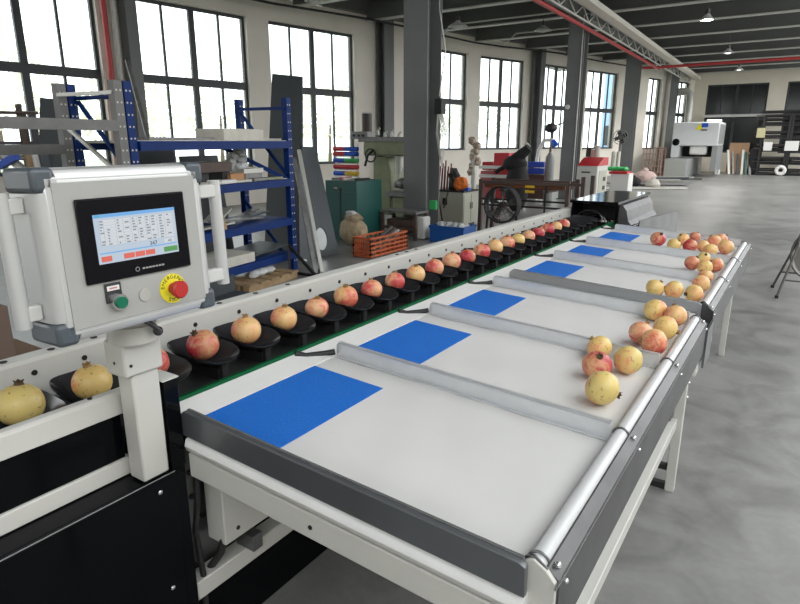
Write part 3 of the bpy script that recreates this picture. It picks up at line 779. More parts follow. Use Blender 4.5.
merge([sc(.05, .97, .36, .885)]).build('data_table', screen_mat('screen_table', (.74, .78, .82), .78), scr)
lines = []
for k in range(10): lines.append(sc(.05, .97, .36+.0585*k-.002, .36+.0585*k+.002, .0075))
for a in (.05, .10, .24, .33, .42, .50, .60, .66, .75, .85, .96): lines.append(sc(a-.0015, a+.0015, .36, .885, .0075))
merge(lines).build('grid_line', screen_mat('screen_line', (.42, .50, .58), .8), scr)
rows = []
random.seed(3)
for r in range(9):
    for a in (.06, .14, .26, .35, .44, .52, .61, .68, .78, .88):
        if random.random() < .72:
            w_ = random.uniform(.015, .05); rows.append(sc(a, a+w_, .375+.0585*r, .40+.0585*r, .0077))
merge(rows).build('table_figures', screen_mat('screen_text', (.30, .36, .42), .6), scr)
merge([sc(.02, .98, .20, .225)]).build('divider_line', screen_mat('screen_blue', (.16, .42, .80), .9), scr)
for ka, kb in ((.03, .15), (.29, .42), (.43, .55), (.56, .68)): merge([sc(ka, kb, .04, .15)]).build('red_key', screen_mat('screen_red', (.85, .16, .12), .78), scr)
merge([sc(.80, .985, .04, .15)]).build('green_key', screen_mat('screen_green', (.10, .36, .10), .8), scr)
merge([sc(.82, .95, .24, .33)]).build('value_field', screen_mat('screen_table', (.74, .78, .82), .78), scr)
W_ = su1-su0; H_ = sv1-sv0
q = MB()
for (tx, sz, a, b) in (('347', .0125, .67, .275), ('+0', .009, .885, .28)):
    T = ML @ Matrix.Translation((su0+W_*a, sv0+H_*b, .0078))
    vs, fs = text_mesh(tx, sz, T, 'x', ink, None); q.add(vs, fs)
q.build('readout', screen_mat('screen_dark_text', (.05, .08, .12), .6), scr)
q = MB()
for k in range(7): q.box(.0+.008*k, .006+.008*k, -.047, -.0435, .006, .0064)
q.tube([(-.012+.0045*math.cos(a), -.045+.0045*math.sin(a), .0063) for a in [2*PI*k/14 for k in range(14)]], .0007, 5, closed=True)
q.xf(ML).build('maker_mark', mat('pale_print', (.35, .35, .35), .5), bz0)
# buttons
q = MB(); q.box(-.090, -.053, -.106, -.064, 0, .003); tg = q.xf(ML).build('button_label', black_plastic, cp, bevel=.001)
lbox(-.085, -.058, -.080, -.070, .003, .0034).build('tag', white_m, tg)
q = MB(); q.box(-.080, -.063, -.0765, -.0735, .0034, .0037); q.xf(ML).build('tag_print', mat('dull_red_print', (.45, .15, .15), .6), tg)
q = MB(); q.cyl((-.065, -.106, 0), (-.065, -.106, .014), .0185, .0175, 28); gb = q.xf(ML).build('start_button', chrome, cp, smooth=True)
q = MB(); q.cyl((-.065, -.106, .014), (-.065, -.106, .020), .0135, .0125, 28); q.xf(ML).build('button_cap', green_button, gb, smooth=True)
q = MB(); q.cyl((.0, -.105, 0), (.0, -.105, .003), .0145, .0140, 28); q.xf(ML).build('blank_plug', grey_plug, cp, smooth=True)
ue, ve = .072, -.105
q = MB(); q.cyl((ue, ve, 0), (ue, ve, .002), .034, seg=40); yl = q.xf(ML).build('warning_ring', yellow_label, cp, smooth=True)
q = MB()
txt = 'EMERGENCY'
for i, ch in enumerate(txt):
    a = math.radians(168-156*i/(len(txt)-1))
    T = ML @ Matrix.Translation((ue+.027*math.cos(a), ve+.027*math.sin(a), .0022)) @ Matrix.Rotation(a-PI/2, 4, 'Z')
    vs, fs = text_mesh(ch, .0125, T, 'x', ink, None); q.add(vs, fs)
for i, ch in enumerate('STOP'):
    a = math.radians(-110+40*i/3*1.0)
    a = math.radians(-116+52*i/3)
    T = ML @ Matrix.Translation((ue+.027*math.cos(a), ve+.027*math.sin(a), .0022)) @ Matrix.Rotation(a+PI/2, 4, 'Z')
    vs, fs = text_mesh(ch, .0125, T, 'x', ink, None); q.add(vs, fs)
q.build('ring_lettering', ink, yl)
q = MB(); q.cyl((ue, ve, .002), (ue, ve, .018), .013, .013, 24); eb = q.xf(ML).build('emergency_button', red_button, cp, smooth=True)
q = MB(); q.cyl((ue, ve, .016), (ue, ve, .030), .0185, .0205, 32); q.cyl((ue, ve, .030), (ue, ve, .034), .0205, .017, 32); q.xf(ML).build('mushroom_head', red_button, eb, smooth=True)
# handles
for s, nm in ((-1, 'left'), (1, 'right')):
    uc = -.228 if s < 0 else .252; wc = -.060 if s < 0 else -.040
    q = MB(); q.tube([(uc, -.132, wc), (uc, .130, wc)], .0155, 16); hh = q.xf(ML).build('handle', hmi_alu, cp, smooth=True)
    for v in (-.105, .105):
        q = MB(); u0, u1 = sorted((s*.193, uc)); q.box(u0, u1, v-.016, v+.016, wc-.013, wc+.013); q.xf(ML).build('handle_bracket', lamp_body, hh, bevel=.004)
# post and neck
q = MB(); q.box(-1.362, -1.300, .778, .853, .7525, 1.06); q.build('post', cast_white, cp, bevel=.005)
q = MB(); q.box(-1.372, -1.292, .757, .864, 1.045, 1.132); sl = q.build('sleeve', cast_white, cp, bevel=.007, bseg=3)
q = MB(); q.cyl((-1.293, .775, 1.075), (-1.290, .775, 1.075), .004, seg=10); q.cyl((-1.33, .7555, 1.08), (-1.33, .757, 1.08), .004, seg=10); q.build('set_screw', ink, sl)
q = MB(); q.cyl((-1.318, .806, 1.132), (-1.318, .806, 1.172), .060, .056, 36); q.cyl((-1.318, .806, 1.172), (-1.312, .806, 1.203), .046, .052, 36); nk = q.build('swivel_neck', cast_white, cp, smooth=True)
q = MB(); q.tube([(-1.258, .800, 1.192), (-1.245, .815, 1.176), (-1.240, .828, 1.160)], .0065, 10); q.ball((-1.247, .828, 1.158), .012, seg=12, rings=8); q.build('clamp_lever', black_plastic, nk, smooth=True)

# ================================================================== POMEGRANATES
def fruit_body(r, lob=.035, sq=.92):
    q = MB(); seg, rings = 30, 18; vs = [Vector((0, 0, r*sq*.97))]
    for i in range(1, rings):
        t = PI*i/rings
        for k in range(seg):
            p = 2*PI*k/seg; l = 1+lob*math.cos(6*p)*math.sin(t)**2*.5+lob*.5*math.cos(2*p+1)
            zz = math.cos(t); vs.append(Vector((math.sin(t)**.93*math.cos(p)*r*l, math.sin(t)**.93*math.sin(p)*r*l, zz*r*sq)))
    vs.append(Vector((0, 0, -r*sq))); fs = []
    for k in range(seg): fs.append((0, 1+k, 1+(k+1) % seg))
    for i in range(rings-2):
        for k in range(seg):
            a = 1+i*seg+k; b = 1+i*seg+(k+1) % seg; fs.append((a, a+seg, b+seg, b))
    Lq = len(vs)-1; o = 1+(rings-2)*seg
    for k in range(seg): fs.append((Lq, o+(k+1) % seg, o+k))
    q.add(vs, fs); return q
def crown_mesh(r, sq=.92):
    q = MB(); n = 12; prof = [(.30, .90), (.20, 1.0), (.17, 1.10), (.25, 1.22)]
    vs = []; fs = []
    for i, (rr, zz) in enumerate(prof):
        for k in range(n):
            z = zz; ra = rr
            if i == 3 and k % 2: z = 1.14; ra = .19
            vs.append((ra*r*math.cos(2*PI*k/n), ra*r*math.sin(2*PI*k/n), z*r*sq))
    for (rr, zz) in ((.13, 1.14), (.12, 1.02)):
        for k in range(n): vs.append((rr*r*math.cos(2*PI*k/n), rr*r*math.sin(2*PI*k/n), zz*r*sq))
    for i in range(5):
        for k in range(n): fs.append((i*n+k, i*n+(k+1) % n, (i+1)*n+(k+1) % n, (i+1)*n+k))
    fs.append(tuple(5*n+k for k in range(n)))
    q.add(vs, fs); return q
def small_crown(r, sq=.92):
    return crown_mesh(r*.85, sq*1.12)
R0 = .054
bodies = []; 
for i, fm_ in enumerate(FR):
    b = fruit_body(R0).build('pomegranate', fm_, smooth=True)
    c = crown_mesh(R0).build('crown', crown_m if i not in (3, 4) else crown_dark_m, b, smooth=True, local=True)
    C.objects.unlink(b); C.objects.unlink(c); bodies.append((b, c))
def place_fruit(loc, kind, rot, scale, label, group):
    b, c = bodies[kind]; o = b.copy(); C.objects.link(o); k = c.copy(); C.objects.link(k); k.parent = o
    o.location = loc; o.rotation_euler = rot; o.scale = (scale,)*3
    tag(o, label, 'fruit', group); return o
ordw = ['first', 'second', 'third', 'fourth', 'fifth', 'sixth', 'seventh', 'eighth', 'ninth', 'tenth', 'eleventh', 'twelfth', 'thirteenth',
        'fourteenth', 'fifteenth', 'sixteenth', 'seventeenth', 'eighteenth', 'nineteenth', 'twentieth', 'twenty-first']
cup_kinds = [4, 0, 2, 3, 1, 1, 2, 1, 2, 2, 1, 2, 2, 3, 2, 1, 2, 0, 2, 3, 3, 1, 2]
kname = ['yellow', 'peach-yellow', 'pink', 'red', 'green-gold']
random.seed(11)
for k in range(23):
    if k == 0: lab = 'green-gold pomegranate in the black cup cut by the left picture edge'
    elif k == 1: lab = 'yellow pomegranate in the cup just left of the control panel post'
    elif k == 2: lab = 'pomegranate mostly hidden behind the white control panel post'
    elif k == 22: lab = 'last pomegranate on the conveyor, nearest the black hood'
    else: lab = '%s pomegranate in a black cup, %s in the row right of the panel post' % (kname[cup_kinds[k]], ordw[k-3])
    tx = [.10, -.1, .1, .55, .05][k] if k < 5 else random.uniform(-.25, .25)
    ty = [.1, .1, .1, .1, .05][k] if k < 5 else random.uniform(-.2, .2)
    rz_ = random.uniform(0, 6.28)
    sc_ = [1.08, 1.0, .95, 1.0, 1.0][k] if k < 5 else random.uniform(.88, 1.0)
    if k == 3: ty = .35; rz_ = 3.6; tx = -.35
    place_fruit((-1.60, fruit_y(k), .884+.05*sc_*1.02+.006), cup_kinds[k], (tx, ty, rz_), sc_, lab, 'pomegranates in the conveyor cups')
# fruit on the tables: (px,py,height above bed, kind, size, tilt x, tilt y, rz, label)
gA = 'pomegranates on the nearest table'; gB = 'pomegranates on the farther table'
def onbed(px, py, r, extra=0):
    z = .85
    for _ in range(6):
        p = atz(px, py, z); z = bz(p.x)+r+extra+.002
    return p
tf = [
 (602, 388, 0, 4, 1.00, 2.0, .5, 2.2, 'large yellow pomegranate lying lowest of the front group of four', gA),
 (628, 360, 0, 4, .92, 1.9, .6, 3.4, 'yellow-green pomegranate at the right of the front group of four', gA),
 (597, 365, 0, 3, .92, .5, -.3, 1.0, 'red pomegranate with its crown up at the left of the front group of four', gA),
 (600, 347, 0, 0, .84, .5, .6, 4.0, 'yellow pomegranate at the back of the front group of four', gA),
 (641, 333, 0, 2, .80, .5, .2, 2.0, 'pink pomegranate at the left of the cluster of five', gA),
 (657, 343, 0, 1, .84, 1.5, .4, 5.0, 'peach-yellow pomegranate at the front of the cluster of five', gA),
 (670, 329, 0, 0, .84, 1.8, -.5, 1.5, 'pale gold pomegranate in the middle of the cluster of five', gA),
 (678, 316, 0, 1, .82, .3, .4, 2.8, 'peach pomegranate at the right of the cluster of five, against the rim', gA),
 (659, 311, 0, 0, .82, -1.2, .3, .6, 'yellow pomegranate at the back of the cluster of five', gA),
 (655, 288, 0, 0, .78, .5, .4, 1.2, 'yellow pomegranate at the left end of the loose trio', gB),
 (674, 290, 0, 4, .80, 1.5, .3, 4.4, 'green-gold pomegranate with crown to the front, in the middle of the loose trio', gB),
 (696, 294, 0, 4, .76, 1.6, .2, 5.4, 'green-gold pomegranate at the right of the loose trio, against the rim', gB),
 (702, 284, 0, 1, .78, 1.4, .6, 2.4, 'yellow pomegranate with red cheek against the rim behind the loose trio', gB),
 (706, 276, 0, 1, .70, .4, .6, 3.3, 'peach pomegranate tucked highest against the rim behind the loose trio', gB),
 (692, 263, 0, 3, .78, .6, .2, 1.9, 'red pomegranate at the left of the middle lane group', gB),
 (705, 267, 0, 0, .74, 1.3, -.4, 2.9, 'yellow pomegranate at the centre of the middle lane group', gB),
 (716, 265, 0, 1, .74, .9, .5, 4.9, 'peach pomegranate at the right of the middle lane group', gB),
 (704, 258, 0, 4, .68, .5, .6, 5.9, 'small green-gold pomegranate behind the middle lane group', gB),
 (658, 239, 0, 3, .86, .6, .3, .4, 'red pomegranate alone at the left end of the farthest lane', gB),
 (674, 245, 0, 0, .74, .7, .2, 1.4, 'gold pomegranate second from the left in the farthest lane', gB),
 (683, 239, 0, 0, .70, .7, .2, 5.4, 'gold pomegranate at the back left of the farthest lane', gB),
 (690, 246, 0, 3, .76, .7, .2, 3.4, 'red pomegranate at the centre front of the farthest lane', gB),
 (695, 237, 0, 3, .64, .7, .2, 2.4, 'small dark red pomegranate at the back of the farthest lane', gB),
 (703, 246, 0, 1, .70, .3, .2, 2.0, 'peach pomegranate right of the centre in the farthest lane', gB),
 (710, 251, 0, 0, .76, 1.4, .2, 4.0, 'yellow pomegranate at the front of the farthest lane near the rim', gB),
 (714, 241, 0, 1, .74, .4, .5, 4.2, 'peach pomegranate at the back of the farthest lane near the rim', gB),
 (726, 247, 0, 1, .82, .6, .5, 2.2, 'large orange pomegranate in the far corner against the rim', gB),
 (722, 239, 0, 2, .70, .6, .5, 1.2, 'orange-pink pomegranate behind the far corner fruit', gB)]
placed = []
for (px, py, ex_, kd, s_, a, b, c, lab, gr) in tf:
    if gr == gA and 'cluster of five' in lab: s_ *= 1.12
    if gr == gB: s_ *= 1.2 if 'farthest lane' in lab or 'far corner' in lab else 1.1
    r = R0*s_*1.0; p = onbed(px, py, r*.97)
    placed.append([p, r, kd, s_, (a, b, c), lab, gr])
# push overlapping ones apart, keep clear of rim and dividers
walls_y = [.92, 1.572, 2.222, 2.885, 3.125, 3.82, 4.53, 5.35]
lane = []
for it in placed:
    y = it[0].y; k = max(i for i in range(7) if walls_y[i] < y or i == 0); lane.append((walls_y[k], walls_y[k+1]))
for _ in range(60):
    for i in range(len(placed)):
        for j in range(i+1, len(placed)):
            d = placed[j][0]-placed[i][0]; d.z = 0; mn = (placed[i][1]+placed[j][1])*.96
            if 0 < d.length < mn:
                f = d.normalized()*(mn-d.length)/2; placed[i][0] -= f; placed[j][0] += f
        p, r = placed[i][0], placed[i][1]
        p.x = min(p.x, -.342-r*.97); p.y = max(lane[i][0]+.022+r, min(lane[i][1]-.008-r, p.y))
        p.z = bz(p.x)+r*.955+.003
for (p, r, kd, s_, rot, lab, gr) in placed:
    place_fruit(p, kd, rot, s_*1.0, lab, gr)
for b, c in bodies: bpy.data.objects.remove(c); bpy.data.objects.remove(b)


# ================================================================== BACKGROUND HELPERS
def pbox(mb, px0, px1, py0, py1, Y, dep, e=0):
    """front face on the plane Y, spanning the measured width and height; dep metres deep"""
    cx = (px0+px1)/2; cy = (py0+py1)/2
    x0 = aty(px0, cy, Y).x; x1 = aty(px1, cy, Y).x; z1 = aty(cx, py0, Y).z; z0 = aty(cx, py1, Y).z
    return mb.box(x0, x1, Y, Y+dep, max(z0, .002), z1)
def Q(px, py, Y): return aty(px, py, Y)
def single(mb, name, m, label, cat, group=None, **k):
    return tag(mb.build(name, m, **k), label, cat, group)
def ground_root(mb_pts):
    pass

# ------------------------------------------------------------------ blue pallet rack (frame turned with the wall)
RO = Vector((-5.0, 3.28, 0)); RA = math.atan2(5.6-3.28, -5.32+5.0); RL = 2.34
RM = Matrix.Translation(RO) @ Matrix.Rotation(RA, 4, 'Z')
RMi = RM.inverted()
def rk(px, py, ly):
    o = RMi @ CAM; d = RMi.to_3x3() @ ray(px, py); s_ = (ly-o.y)/d.y; p = o+d*s_; return p
rack = thing('pallet_rack', 'blue steel pallet rack loaded with metal scraps, behind the control panel', 'rack', RO, rz=RA)
def upright(parent, x, y, m, h=2.1, w=.085, d_=.07):
    q = MB(); q.box(x-w/2, x+w/2, y-.004, y+.004, 0, h).box(x-w/2, x-w/2+.006, y+.004, y+d_, 0, h).box(x+w/2-.006, x+w/2, y+.004, y+d_, 0, h)
    u = q.build('upright', m, parent, local=True)
    q = MB()
    for k in range(int(h/.1)-1):
        for sx in (-.02, .02): q.cyl((x+sx, y-.0055, .12+.1*k), (x+sx, y-.0035, .12+.1*k), .009, seg=8)
    q.build('punched_slot_pattern', paper, u, local=True); return u
for (x, y) in ((0, 0), (RL, 0), (0, .72), (RL, .72)): upright(rack, x, y, rack_blue)
for z in (1.60, 1.15, .67, .24):
    for y in (-.03, .70): MB().box(.05, RL-.05, y, y+.045, z-.085, z).build('shelf_beam', rack_blue, rack, local=True)
    MB().box(.05, RL-.05, .016, .70, z-.02, z+.006).build('shelf_board', paper if z in (1.60, 1.15) else rack_blue, rack, local=True)
for x in (.04, RL-.06):
    MB().bar((x, .02, 1.98), (x, .72, 1.98), .035).build('brace', rack_blue, rack, local=True)
    for z in (.1, 1.2): MB().bar((x, .03, z), (x, .70, z+.75), .03).build('brace', rack_blue, rack, local=True)
MB().bar((RL-.05, .03, 1.14), (RL-.55, .66, 1.56), .05).build('brace', rack_blue, rack, local=True)

def rbox(name, px0, px1, py0, py1, ly, dep, m, label, cat, zb=None, rzj=0, bev=.004, group=None):
    a = rk(px0, (py0+py1)/2, ly); b = rk(px1, (py0+py1)/2, ly); t_ = rk((px0+px1)/2, py0, ly).z; bo = rk((px0+px1)/2, py1, ly).z
    if zb is not None: t_ = zb+(t_-bo); bo = zb
    q = MB(); q.box(a.x, b.x, ly, ly+dep, bo, t_); q.xf(RM)
    return single(q, name, m, label, cat, group, bevel=bev)
S1, S2, S3, S4 = 1.607, 1.157, .677, .247
rbox('carton', 223, 263, 119.5, 131, .12, .4, paper, 'off-white carton on the top shelf of the blue rack', 'box', S1)
rbox('metal_plate', 148, 214, 129, 132, .1, .4, dirtysteel, 'thin grey plate stack on the top shelf left of the white carton', 'plate', S1)
rbox('metal_plate', 262, 281, 130, 132, .2, .3, paper, 'thin pale plate at the right end of the top rack shelf', 'plate', S1)
rbox('box', 196, 231, 150, 160, .05, .4, brownmetal, 'long grey-brown box on blocks on the middle shelf of the blue rack', 'box', S2+.124)
for px in (200, 222): rbox('wood_block', px, px+8, 160, 174.6, .1, .2, black_matt, 'dark block under the long grey-brown box, %s one' % ('left' if px == 200 else 'right'), 'block', S2)
rbox('cardboard_box', 230, 244, 161, 170, .05, .2, mat('orange_card', (.42, .22, .10), .7), 'small orange-brown box on the middle shelf of the blue rack', 'box', S2)
q = MB(); p = rk(238, 165, .30); 
for k in range(9): q.ball(RM @ Vector((p.x+random.uniform(-.09, .09), .32+random.uniform(-.05, .05), S2+.06+.035*k)), .07, sz=.7, seg=8, rings=6, jit=.2)
single(q, 'crumpled_bag', bag_clear, 'crumpled white plastic bag on the middle shelf of the blue rack', 'bag', smooth=True)
rbox('metal_part', 245, 262, 163, 171, .05, .15, dirtysteel, 'dull steel block right of the orange-brown box', 'part', S2)
rbox('metal_part', 243, 263, 158, 163, .06, .12, galv, 'pale steel angle resting on the dull steel block', 'part', S2+.085)
for k, (a_, b_, h_) in enumerate(((206, 222, 3), (221, 236, 4), (236, 252, 2.5), (254, 268, 3), (268, 283, 2.5))):
    rbox('paper_pile', a_, b_, 175-h_, 175, -.02+.0, .09, [paper, white_m, paper, dirtysteel, olive][k], ['pale pile of scrap at the left of the middle shelf edge', 'whitest flat pile on the middle shelf edge', 'low pale pile at the middle shelf centre', 'grey scrap near the right of the middle shelf', 'olive scrap at the right end of the middle shelf'][k], 'scrap', S2)
# third shelf metal scraps
random.seed(5)
names3 = ['long pale bar at the left of the lower rack shelf', 'steel offcut lying across the lower rack shelf', 'dark flat bar on the lower rack shelf', 'grey tray tipped up on the lower rack shelf', 'dark offcut at the right of the lower rack shelf']
for k, (xa, xb, za, zb, yy, mm) in enumerate(((.55, 1.35, .02, .03, .08, galv), (1.05, 1.95, .07, .02, .15, dirtysteel), (1.3, 2.2, .03, .06, .25, sheet_dark), (1.25, 1.55, .03, .16, .35, galv), (1.85, 2.25, .02, .08, .45, dirtysteel))):
    q = MB(); q.bar((xa, yy, S3+za+.005), (xb, yy+.06, S3+zb+.005), .10 if k != 3 else .2, .02); q.xf(RM)
    single(q, 'metal_offcut', mm, names3[k], 'scrap')
q = MB(); q.bar((.95, -.075, S3+.02), (.86, -.06, S3+.42), .075, .03); q.bar((.99, -.09, S3+.02), (.90, -.075, S3+.40), .03, .03); q.xf(RM)
single(q, 'wood_plank', wood, 'short tan plank standing at the front of the lower rack shelf', 'plank')
q = MB(); q.box(.95, 1.55, .0, .45, S4, S4+.11); q.xf(RM); single(q, 'board_box', paper, 'flat off-white box on the bottom shelf of the blue rack', 'box', bevel=.004)
q = MB(); q.bar((1.6, .3, S4+.05), (2.25, .25, S4+.09), .5, .015); q.xf(RM); single(q, 'metal_plate', sheet_dark, 'dark sheet lying on the bottom rack shelf', 'plate')
pal = thing('pallet', 'low wooden pallet on the floor in front of the blue rack', 'pallet', RM @ Vector((1.5, -.2, 0)), rz=RA)
for k in range(3): MB().box(-.45, .45, -.10+.13*k, -.02+.13*k, 0, .07).build('bearer', wood, pal, local=True)
for k in range(5): MB().box(-.45+.19*k, -.31+.19*k, -.12, .28, .07, .09).build('slat', wood, pal, local=True)
q = MB()
for k in range(6): q.ball(RM @ Vector((1.35+.07*k, -.12+.02*(k % 2), .13)), .055, sz=.7, seg=8, rings=6, jit=.15)
single(q, 'crumpled_bag', bag_clear, 'crumpled white bag on the low wooden pallet', 'bag', smooth=True)
q = MB(); q.box(-.1, .95, -.62, -.20, .02, .05); q.box(-.1, .95, -.20, -.17, .02, .22); q.xf(RM); single(q, 'metal_tray', sheet_dark, 'dark flat tray on the floor left of the wooden pallet', 'tray')
# dark sheets behind the rack
def slab(pts, th, name, m, label, cat, hole=None):
    """pts: 4 world corners (counter-clockwise); th along the normal; hole = (u,v,ru,rv) fractions"""
    a, b, c, d = [Vector(p) for p in pts]; n = (b-a).cross(d-a).normalized()*th
    q = MB()
    def P(u, v): return a*(1-u)*(1-v)+b*u*(1-v)+c*u*v+d*(1-u)*v
    if not hole:
        vs = [P(0, 0), P(1, 0), P(1, 1), P(0, 1)]; vs += [x+n for x in vs]
        q.add(vs, [(3, 2, 1, 0), (4, 5, 6, 7), (0, 1, 5, 4), (1, 2, 6, 5), (2, 3, 7, 6), (3, 0, 4, 7)])
    else:
        u0, v0, ru, rv = hole; N = 32; inn = []; out = []
        for k in range(N):
            w_ = 2*PI*k/N+PI/4*0; cu, cv = math.cos(w_), math.sin(w_); inn.append(P(u0+ru*cu, v0+rv*cv))
            t_ = min([(1-u0)/cu if cu > 1e-6 else 9, -u0/cu if cu < -1e-6 else 9, (1-v0)/cv if cv > 1e-6 else 9, -v0/cv if cv < -1e-6 else 9]); out.append(P(u0+t_*cu, v0+t_*cv))
        vs = out+inn+[x+n for x in out]+[x+n for x in inn]; fs = []
        for k in range(N):
            j = (k+1) % N; fs += [(k, j, N+j, N+k), (2*N+k, 3*N+k, 3*N+j, 2*N+j), (k, 2*N+k, 2*N+j, j), (N+k, N+j, 3*N+j, 3*N+k)]
        q.add(vs, fs)
    return single(q, name, m, label, cat)
def floorpt(p): p = Vector(p); p.z = .004; return p
slab([RM @ Vector((.95, .95, .004)), RM @ Vector((1.55, .95, .004)), RM @ Vector((1.55, 1.15, 1.5)), RM @ Vector((.95, 1.15, 1.5))], .02, 'steel_sheet', sheet_dark, 'dark steel sheet leaning behind the centre of the blue rack', 'sheet')
slab([RM @ Vector((1.65, .95, .004)), RM @ Vector((2.3, .95, .004)), RM @ Vector((2.3, 1.15, 1.42)), RM @ Vector((1.65, 1.15, 1.42))], .02, 'steel_sheet', sheet_dark, 'dark steel sheet leaning behind the right end of the blue rack', 'sheet')
tl = Q(273, 74, 6.75); tr = Q(303, 77, 6.75)
slab([(tl.x+.25, 6.15, .004), (tr.x+.42, 6.15, .004), tr, tl], .02, 'steel_sheet', sheet_dark, 'tallest dark steel sheet, leaning against the window right of the blue rack', 'sheet')
bl = floorpt(atz(300, 262)); brp = floorpt(atz(339, 254))
slab([bl, brp, Q(316, 147, brp.y+.45), Q(298, 146, bl.y+.45)], -.02, 'steel_sheet', sheet_dark, 'dark steel sheet with an oval hole near its foot', 'sheet', hole=(.60, .16, .17, .10))
for (a, b, Ya, Yb, lab, mm, wd) in (((322, 272), (299, 150), 5.50, 5.9, 'pale steel bar leaning beside the holed dark sheet', galv, .045), ((316, 274), (294, 158), 5.45, 5.85, 'grey steel bar leaning just left of the pale bar', dirtysteel, .05)):
    pa = atz(a[0], a[1], .02); q = MB(); q.bar(pa, Q(b[0], b[1], pa.y+.45), wd, .03); single(q, 'steel_bar', mm, lab, 'bar')
fr = thing('angle_frame', 'low dark angle iron frame on the floor by the rack foot', 'frame', floorpt(atz(303, 272)))
a = atz(290, 272, .02); b = atz(316, 276, .02)
q = MB(); q.bar(a, b, .03); q.bar(a, a+Vector((-.05, .05, .33)), .03); q.bar(b, a+Vector((-.05, .05, .33)), .03); q.bar(b, b+Vector((-.2, .3, .0)), .03); q.build('frame', black_matt, fr)

# ------------------------------------------------------------------ grey rack at the left
gr = thing('pallet_rack', 'grey steel pallet rack at the far left, ending beside the blue rack', 'rack', RO, rz=RA)
for (x, y) in ((-.10, 0), (-2.3, 0), (-.10, .72), (-2.3, .72)): upright(gr, x, y, rack_grey)
MB().box(-2.25, -.15, -.03, .015, 1.685, 1.77).build('shelf_beam', rack_grey, gr, local=True)
MB().box(-2.25, -.15, .70, .745, 1.485, 1.57).build('shelf_beam', rack_grey, gr, local=True)
MB().box(-2.25, -.15, -.03, .015, 1.05, 1.12).build('shelf_beam', rack_grey, gr, local=True)
MB().box(-2.25, -.15, .016, .70, 1.10, 1.126).build('shelf_board', rack_grey, gr, local=True)
for x in (-.14,): 
    MB().bar((x, .02, 2.0), (x, .72, 2.0), .03).build('brace', galv, gr, local=True)
    MB().bar((x, .02, 1.3), (x, .70, 1.75), .03).build('brace', galv, gr, local=True)
# stock behind the left rack
p0_ = ray_wall(40, 98, 2.2); 
xa, ya_ = Q(38, 130, 4.6), Q(66, 130, 4.9)
slab([(Q(46, 160, 4.7).x+.05, 4.35, .004), (Q(68, 160, 4.95).x+.05, 4.6, .004), Q(65, 100, 5.0), Q(40, 98, 4.75)], .03, 'steel_sheet', sheet_dark, 'grey-blue steel sheet leaning behind the grey rack left of the panel', 'sheet')
tf_ = thing('tube_stand', 'rack of thin horizontal grey tubes at the left picture edge', 'stand', (Q(18, 130, 4.4).x, 4.4, 0))
for px in (18, 23):
    p = Q(px, 104 if px == 18 else 113, 4.4+(.35 if px == 23 else 0)); MB().box(p.x-.03, p.x+.03, p.y-.03, p.y+.03, .0, p.z).build('post', brownmetal, tf_)
for k, py in enumerate((112, 118, 152, 158)):
    a = Q(-40, py, 4.36); b = Q(37, py+1, 4.36); MB().tube([a, b], .022, 8).build('tube', brownmetal if k < 2 else dirtysteel, tf_, smooth=True)
q = MB()
for k in range(5):
    a = Q(-30, 143+3.4*k, 4.9); b = Q(44, 143+3.4*k, 5.1); q = MB(); q.bar(a, b, .10, .05)
    single(q, 'steel_channel', mat('purple_grey_steel', (.10, .10, .13), .5, .3), 'grey-purple steel channel in the pile at the left edge, %s' % ['topmost', 'second from the top', 'middle one', 'second from the bottom', 'lowest'][k], 'channel', 'channels piled at the left edge')
bs = thing('channel_trestle', 'dark trestle carrying the pile of grey-purple channels', 'trestle', (Q(10, 150, 5).x, 5.0, 0))
for px in (-20, 30):
    p = Q(px, 160, 5.0); MB().box(p.x-.04, p.x+.04, 4.95, 5.05, 0, p.z-.03).build('leg', brownmetal, bs)
# blue and pale bits at the left
for k, (p0__, p1__, mm, lab) in enumerate((((0, 166), (17, 152), blue_m, 'blue plastic tube end at the left edge behind the panel'), ((2, 152), (26, 168), galv, 'pale bar slanting behind the panel corner'), ((28, 150), (33, 168), wood, 'tan board on edge behind the panel corner'), ((34, 147), (40, 168), white_m, 'pale board on edge behind the panel corner'), ((41, 146), (47, 168), sheet_dark, 'dark board on edge behind the panel corner'))):
    q = MB(); q.bar(Q(p0__[0], p0__[1], 3.3+.05*k), Q(p1__[0], p1__[1]+4, 3.3+.05*k), .05, .08); single(q, 'board', mm, lab, 'board')
# strut leaning at wall post
q = MB(); a = Q(127, 60, 5.5); b = Q(158, 175, 5.2); q.bar(a, b, .05, .035); single(q, 'steel_bar', dirtysteel, 'grey flat bar slanting down right of the blue rack upright', 'bar')
# cardboard box near the machine
q = MB(); q.box(-3.35, -2.55, .55, 1.35, .10, .62); cb = single(q, 'cardboard_box', cardboard, 'large brown cardboard box at the left behind the conveyor', 'box')
q = MB(); q.bar((-2.53, .55, .62), (-2.40, .55, .40), .001, .001); 
q = MB(); q.add([(-2.55, .56, .62), (-2.55, 1.34, .62), (-2.36, 1.34, .50), (-2.36, .56, .50), (-2.55, .56, .626), (-2.55, 1.34, .626), (-2.36, 1.34, .506), (-2.36, .56, .506)], [(0, 1, 2, 3), (7, 6, 5, 4), (0, 4, 5, 1), (1, 5, 6, 2), (2, 6, 7, 3), (3, 7, 4, 0)]); q.build('flap', cardboard, cb)
q = MB(); q.box(-3.35, -2.55, .55, 1.35, 0, .099); single(q, 'wood_block', wood, 'flat timber base under the large cardboard box', 'block')

q = MB(); q.box(-3.3, -2.72, .45, 1.12, .63, .93); single(q, 'cardboard_box', mat('dark_cardboard', (.13, .09, .07), .8), 'darker brown box stacked on the large cardboard box at the left', 'box', bevel=.004)
q = MB(); q.box(-2.9, -2.25, 1.5, 2.1, 0, .5); single(q, 'cardboard_box', cardboard, 'brown box on the floor under the left corner of the control panel', 'box', bevel=.004)
